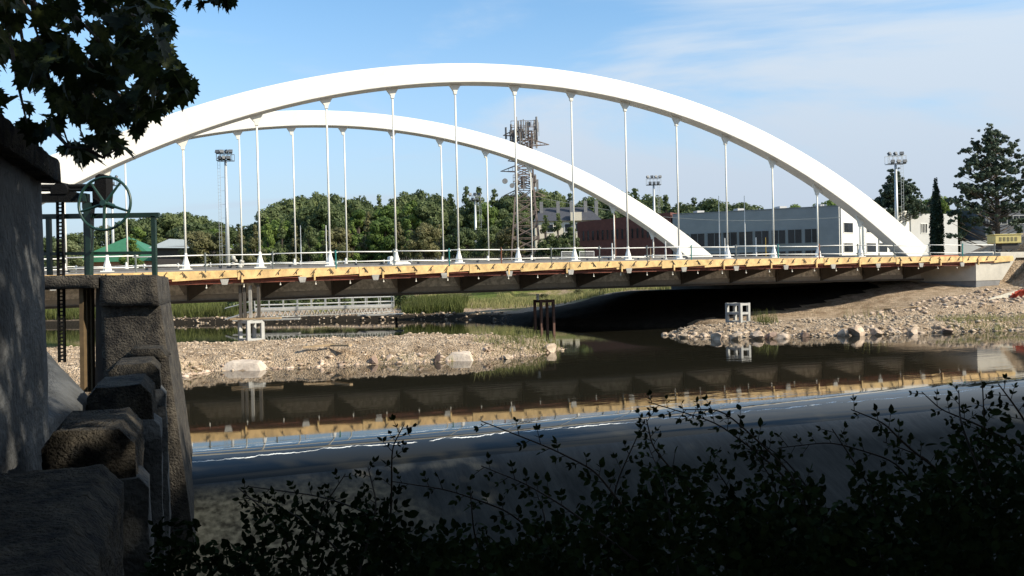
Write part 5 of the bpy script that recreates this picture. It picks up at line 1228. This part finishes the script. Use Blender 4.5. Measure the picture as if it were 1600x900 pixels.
# ------------------------------------------------------------------ plane-tree leaves at top left
def lobed_leaf():
    # five-lobed outline in the xy plane, stem at the origin, tip towards +y; slightly folded
    half = [(0,0),(.10,.02),(.30,-.10),(.34,.06),(.56,.10),(.44,.22),(.62,.42),(.46,.42),(.52,.66),(.32,.52),(.24,.60),(.26,.80),(.12,.74),(0,1.05)]
    pts = half + [(-x,y) for x,y in half[-2:0:-1]]
    V = [(0,.32,-.03)] + [(x,y,.16*abs(x)-.12*(y-.3)**2) for x,y in pts]; n = len(pts); F_ = [(0,i+1,(i+1)%n+1) for i in range(n)]
    return np.array(V), np.array(F_)
LV, LF = lobed_leaf()
def leaf_cloud(name, P, sizes, parent, m, V0=LV, F0=LF, droop=True):
    Vs, Fs = [], []
    for i,(p,s) in enumerate(zip(P,sizes)):
        Rm = droop_rot(); Vs.append(V0*s@Rm.T+np.array(p)); Fs.append(F0+len(V0)*i)
    o = link(name, npmesh(name, np.concatenate(Vs), np.concatenate(Fs)), m, parent, kind='stuff'); return o
def droop_rot():
    a = rng.uniform(0,6.28); tilt = rng.normal(-.9,.5); e = Matrix.Rotation(a,3,'Z') @ Matrix.Rotation(tilt,3,'X') @ Matrix.Rotation(rng.normal(0,.5),3,'Y'); return np.array(e)
OUT = [(-60,-60),(238,-60),(238,0),(262,18),(266,48),(262,66),(276,108),(298,122),(304,150),(276,158),(272,172),(240,176),(246,192),(232,200),(206,214),(182,222),(176,232),(196,234),(188,243),(150,246),(118,256),(96,242),(84,212),(60,224),(30,214),(0,210),(-60,212)]
HOLES = [(12,128,16,22),(52,150,9,9),(72,170,12,9),(48,28,12,18),(120,206,9,8),(132,22,5,9),(30,60,6,5),(58,182,8,10),(15,175,9,16),(175,52,4,5),(85,120,4,4),(212,120,3,4),(96,212,10,9),(196,205,7,7),(128,60,4,8)]
def inside(x, y):
    c = False; n = len(OUT)
    for i in range(n):
        (x1,y1),(x2,y2) = OUT[i], OUT[(i+1)%n]
        if (y1 > y) != (y2 > y) and x < (x2-x1)*(y-y1)/(y2-y1)+x1: c = not c
    return c
pt = thing('plane_tree', (-4.5,-3.0,2.3), 'plane tree with dark lobed leaves overhanging the top left corner', 'tree')
tk = MB(); tk.tube([(-4.5,-3,1.8),(-4.3,-2.9,5),(-4.4,-2.4,8),(-4.6,-1.0,11)],[.5,.42,.34,.2],14)
limbs = [[(-4.3,-2.7,6.4),(-4.6,.5,8.3),(-4.8,4.0,8.6),(-4.6,7.2,7.6)],[(-4.4,-2.4,7.6),(-6.5,1,9),(-6.6,5,8.4),(-5.4,8.2,7.0)],[(-4.4,-2.4,8),(-3,0,9.5),(-3.6,4,9.2),(-4.0,7.6,8.2)]]
for Lb in limbs: tk.tube([tuple(Vector(p)) for p in Lb],[.17,.12,.07,.03],8)
tw = [((20,-20),(55,150)),((20,-20),(130,120)),((60,-30),(240,120)),((90,-40),(265,40)),((10,30),(45,205)),((60,60),(110,235)),((110,60),(180,210)),((130,90),(245,185)),((80,200),(135,232)),((135,232),(185,232)),((150,60),(290,140)),((300,-60),(345,12)),((230,30),(268,24)),((50,0),(60,60)),((55,5),(100,45))]
for (a,b) in tw:
    D1, D2 = rng.uniform(7,9), rng.uniform(7,9); p1, p2 = PY(*a,D1), PY(*b,D2); m_ = (p1+p2)/2+Vector((0,0,-.08)); tk.tube([p1,m_,p2],[.022,.014,.006],6)
tk.build('trunk', bark, pt)
P, S = [], []
while len(P) < 980:
    x, y = rng.uniform(-50,305), rng.uniform(-55,258)
    if not inside(x, y): continue
    if any(((x-hx)/(rx_+11))**2+((y-hy)/(ry_+11))**2 < 1 for hx,hy,rx_,ry_ in HOLES): continue
    D = rng.uniform(6.6,9.6); s = rng.uniform(.13,.21); P.append(tuple(PY(x,y-8,D))); S.append(s)
for x, y in ((288,-2),(296,4),(306,0),(318,6),(328,8),(333,2),(345,3),(352,0),(362,-2),(312,-4),(340,-5)):
    P.append(tuple(PY(x,y-4,7.6))); S.append(rng.uniform(.12,.16))
lm = npmesh('leaf', LV, LF); lm.materials.append(leaf_plane)
ordr = np.argsort([p[1]/s for p,s in zip(P,S)])          # nearest / largest first
vis = [i for i in ordr if True]; single = vis[:290]; rest = vis[290:]
for i in single:
    o = link('leaf', lm, None, pt); o.location = Vector(P[i])-pt.location; e = Matrix(droop_rot().tolist()); o.rotation_euler = e.to_euler(); o.scale = (S[i],)*3
Vs, Fs = [], []
for j,i in enumerate(rest): Vs.append(LV*S[i]@droop_rot().T+np.array(P[i])-np.array(pt.location)); Fs.append(LF+len(LV)*j)
link('leaf_mass', npmesh('leaf_mass', np.concatenate(Vs), np.concatenate(Fs)), leaf_plane, pt, kind='stuff')
# the rest of its crown, above and behind the viewer
C, Rr = [], []
for k in range(170):
    x, y, z = rng.uniform(-13,8), rng.uniform(-10,5.0), rng.uniform(7.6,14.5)
    C.append((x,y,z)); Rr.append(rng.uniform(.8,1.7))
V, Fq = leaf_quads(np.array(C)-np.array(pt.location), np.array(Rr), 24000, .34); link('crown', npmesh('crown', V, Fq), leaf_plane, pt, kind='stuff')

# tall riverside trees on our bank: they shade the weir and the foreground
bigm = leafmat('riverside_foliage', (.05,.09,.025), (.025,.05,.015))
SH = [(11.5,5,14.5,1.25),(16,9,15.5,1.3),(21,7,16.5,1.35),(26,11,17,1.4),(31,9,17.5,1.4),(37,13,18,1.45),(43,12,18,1.4),(49,18,18,1.4),(6,-3,14,1.2),(12,-2,15,1.3),(1,-6,14,1.2),(20,0,17,1.4),(30,2,19,1.4),(40,4,20,1.4),(25,17,15.0,1.1),(33,19,16,1.15),(41,22,16,1.2),(50,27,17,1.2)]
for k,(x,y,h,w) in enumerate(SH):
    tree(x, y, 1.2, h, w, 'round', bigm, 'riverside_tree', 'tall leafy tree on the near bank shading the weir, outside the view', 'shade trees on the near bank')

# ------------------------------------------------------------------ brambles in the foreground
OV = np.array([(0,0,0),(.26,.25,.05),(.30,.55,.06),(.16,.85,.03),(0,1.05,-.04),(-.16,.85,.03),(-.30,.55,.06),(-.26,.25,.05),(0,.5,-.03)]); OF = np.array([(8,i,(i+1)%8) for i in range(8)])
ovm = npmesh('leaf', OV, OF); ovm.materials.append(leaf_bramble)
stem_m = mat('bramble_stem', (.035,.025,.018), .8, var=.3)
def bramble(canes, filler, label, name='bramble_bush', nobj=60, D0=4.4):
    base = PY(canes[0][0][0], canes[0][0][1]+30, D0); root = thing(name, (base.x,base.y,base.z-.3), label, 'bush', 'brambles along the near bank')
    st = MB(); L = []
    for cane in canes:
        D1, D2 = D0+rng.uniform(-.5,.3), D0+rng.uniform(-.2,.5); n = len(cane); pts = []
        for i,(x,y) in enumerate(cane): pts.append(PY(x,y,D1+(D2-D1)*i/(n-1)))
        # smooth the polyline
        q = []
        for i in range(n-1):
            for t_ in np.linspace(0,1,8,endpoint=False): q.append(pts[i].lerp(pts[i+1], t_))
        q.append(pts[-1])
        for _ in range(4): q = [q[0]]+[(q[i-1]+q[i]*2+q[i+1])/4 for i in range(1,len(q)-1)]+[q[-1]]
        st.tube(q, list(np.linspace(.007,.0028,len(q))), 6)
        tot = sum((q[i+1]-q[i]).length for i in range(len(q)-1)); k = max(5, int(tot/.046))
        for j in range(k):
            f = (j+.5)/k; i = min(len(q)-2, int(f*(len(q)-1))); p = q[i].lerp(q[i+1], f*(len(q)-1)-i); d = (q[i+1]-q[i]).normalized()
            if rng.random() < .25: continue
            side = d.cross(Vector((0,-1,0))).normalized()*(1 if j%2 else -1); pet = (side*.7+d*.5+Vector((0,rng.uniform(-.6,.3),.15))).normalized(); ln = rng.uniform(.045,.085)
            e = p+pet*ln; st.tube([p,e],[.0022,.0015],4)
            for a, b_ in ((-1.1,.45),(1.1,.45),(-.9,.95),(.9,.95),(0,1)):
                if rng.random() < .15: continue
                dd = (pet + pet.cross(Vector((0,1,0)))*a + Vector(rng.normal(size=3))*.25).normalized(); L.append((p+(e-p)*b_, dd, rng.uniform(.024,.040)*(1.35 if a == 0 else 1)*(1.15-.4*f)))
    for (x0,y0,x1,y1,n) in filler:
        for _ in range(n):
            x, y = rng.uniform(x0,x1), y0+(y1-y0)*rng.random()**.8; p = PY(x,y,D0+rng.uniform(-.6,.9)); L.append((p, Vector(rng.normal(size=3)).normalized(), rng.uniform(.034,.062)))
    st.build('stems', stem_m, root)
    rng.shuffle(L); Vs, Fs = [], []
    def mtx(d):
        z = Vector(rng.normal(size=3))*.6+Vector((0,-.8,.6)); x = d.cross(z).normalized(); z2 = x.cross(d).normalized(); return Matrix((x, d, z2)).transposed()
    for i,(p,d,s) in enumerate(L):
        m_ = mtx(d)
        if i < nobj: o = link('leaf', ovm, None, root); o.location = p-root.location; o.rotation_euler = m_.to_euler(); o.scale = (s,)*3
        else: Vs.append(OV*s@np.array(m_).T+np.array(p-root.location)); Fs.append(OF+9*len(Fs))
    if Vs: link('leaf_mass', npmesh('leaf_mass', np.concatenate(Vs), np.concatenate(Fs)), leaf_bramble, root, kind='stuff')
    return root
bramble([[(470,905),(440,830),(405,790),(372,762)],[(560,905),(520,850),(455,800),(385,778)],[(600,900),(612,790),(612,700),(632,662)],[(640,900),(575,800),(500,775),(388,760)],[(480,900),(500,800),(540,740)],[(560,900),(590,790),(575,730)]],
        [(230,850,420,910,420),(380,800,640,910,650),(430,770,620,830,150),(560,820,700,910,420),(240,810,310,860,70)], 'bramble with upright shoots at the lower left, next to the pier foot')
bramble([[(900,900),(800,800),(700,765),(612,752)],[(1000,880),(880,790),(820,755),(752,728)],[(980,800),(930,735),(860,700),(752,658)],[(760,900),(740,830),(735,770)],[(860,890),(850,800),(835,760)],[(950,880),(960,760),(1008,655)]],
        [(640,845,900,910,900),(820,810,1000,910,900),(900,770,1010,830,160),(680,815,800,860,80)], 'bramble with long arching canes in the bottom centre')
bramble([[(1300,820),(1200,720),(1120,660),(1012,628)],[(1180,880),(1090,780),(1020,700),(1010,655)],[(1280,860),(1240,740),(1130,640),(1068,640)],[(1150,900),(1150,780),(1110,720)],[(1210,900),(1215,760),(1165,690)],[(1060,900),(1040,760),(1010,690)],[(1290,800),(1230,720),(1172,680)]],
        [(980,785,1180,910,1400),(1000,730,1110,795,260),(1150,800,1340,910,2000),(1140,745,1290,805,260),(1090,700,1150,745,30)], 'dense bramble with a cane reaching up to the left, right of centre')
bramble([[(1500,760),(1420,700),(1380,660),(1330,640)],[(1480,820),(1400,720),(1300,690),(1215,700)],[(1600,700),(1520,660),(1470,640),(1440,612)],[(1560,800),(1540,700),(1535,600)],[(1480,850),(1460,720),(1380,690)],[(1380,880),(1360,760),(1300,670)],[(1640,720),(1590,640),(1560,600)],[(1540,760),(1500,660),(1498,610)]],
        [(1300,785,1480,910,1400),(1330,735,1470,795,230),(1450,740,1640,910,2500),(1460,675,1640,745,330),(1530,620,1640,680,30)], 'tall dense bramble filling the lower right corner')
# ivy-like undergrowth on the near slope below them
P = []
for _ in range(5200):
    x = rng.uniform(-3.4,7.5); y = rng.uniform(2.6,8.5); P.append((x,y))
P = np.array(P); Z = height(P[:,0],P[:,1])+rng.uniform(0,.5,len(P)); Vs, Fs = [], []
for i in range(len(P)):
    m_ = rand_rot(); Vs.append(OV*rng.uniform(.035,.07)@m_.T+np.array([P[i,0],P[i,1],Z[i]])); Fs.append(OF+9*i)
link('undergrowth', npmesh('undergrowth', np.concatenate(Vs), np.concatenate(Fs)), leaf_bramble, kind='stuff')
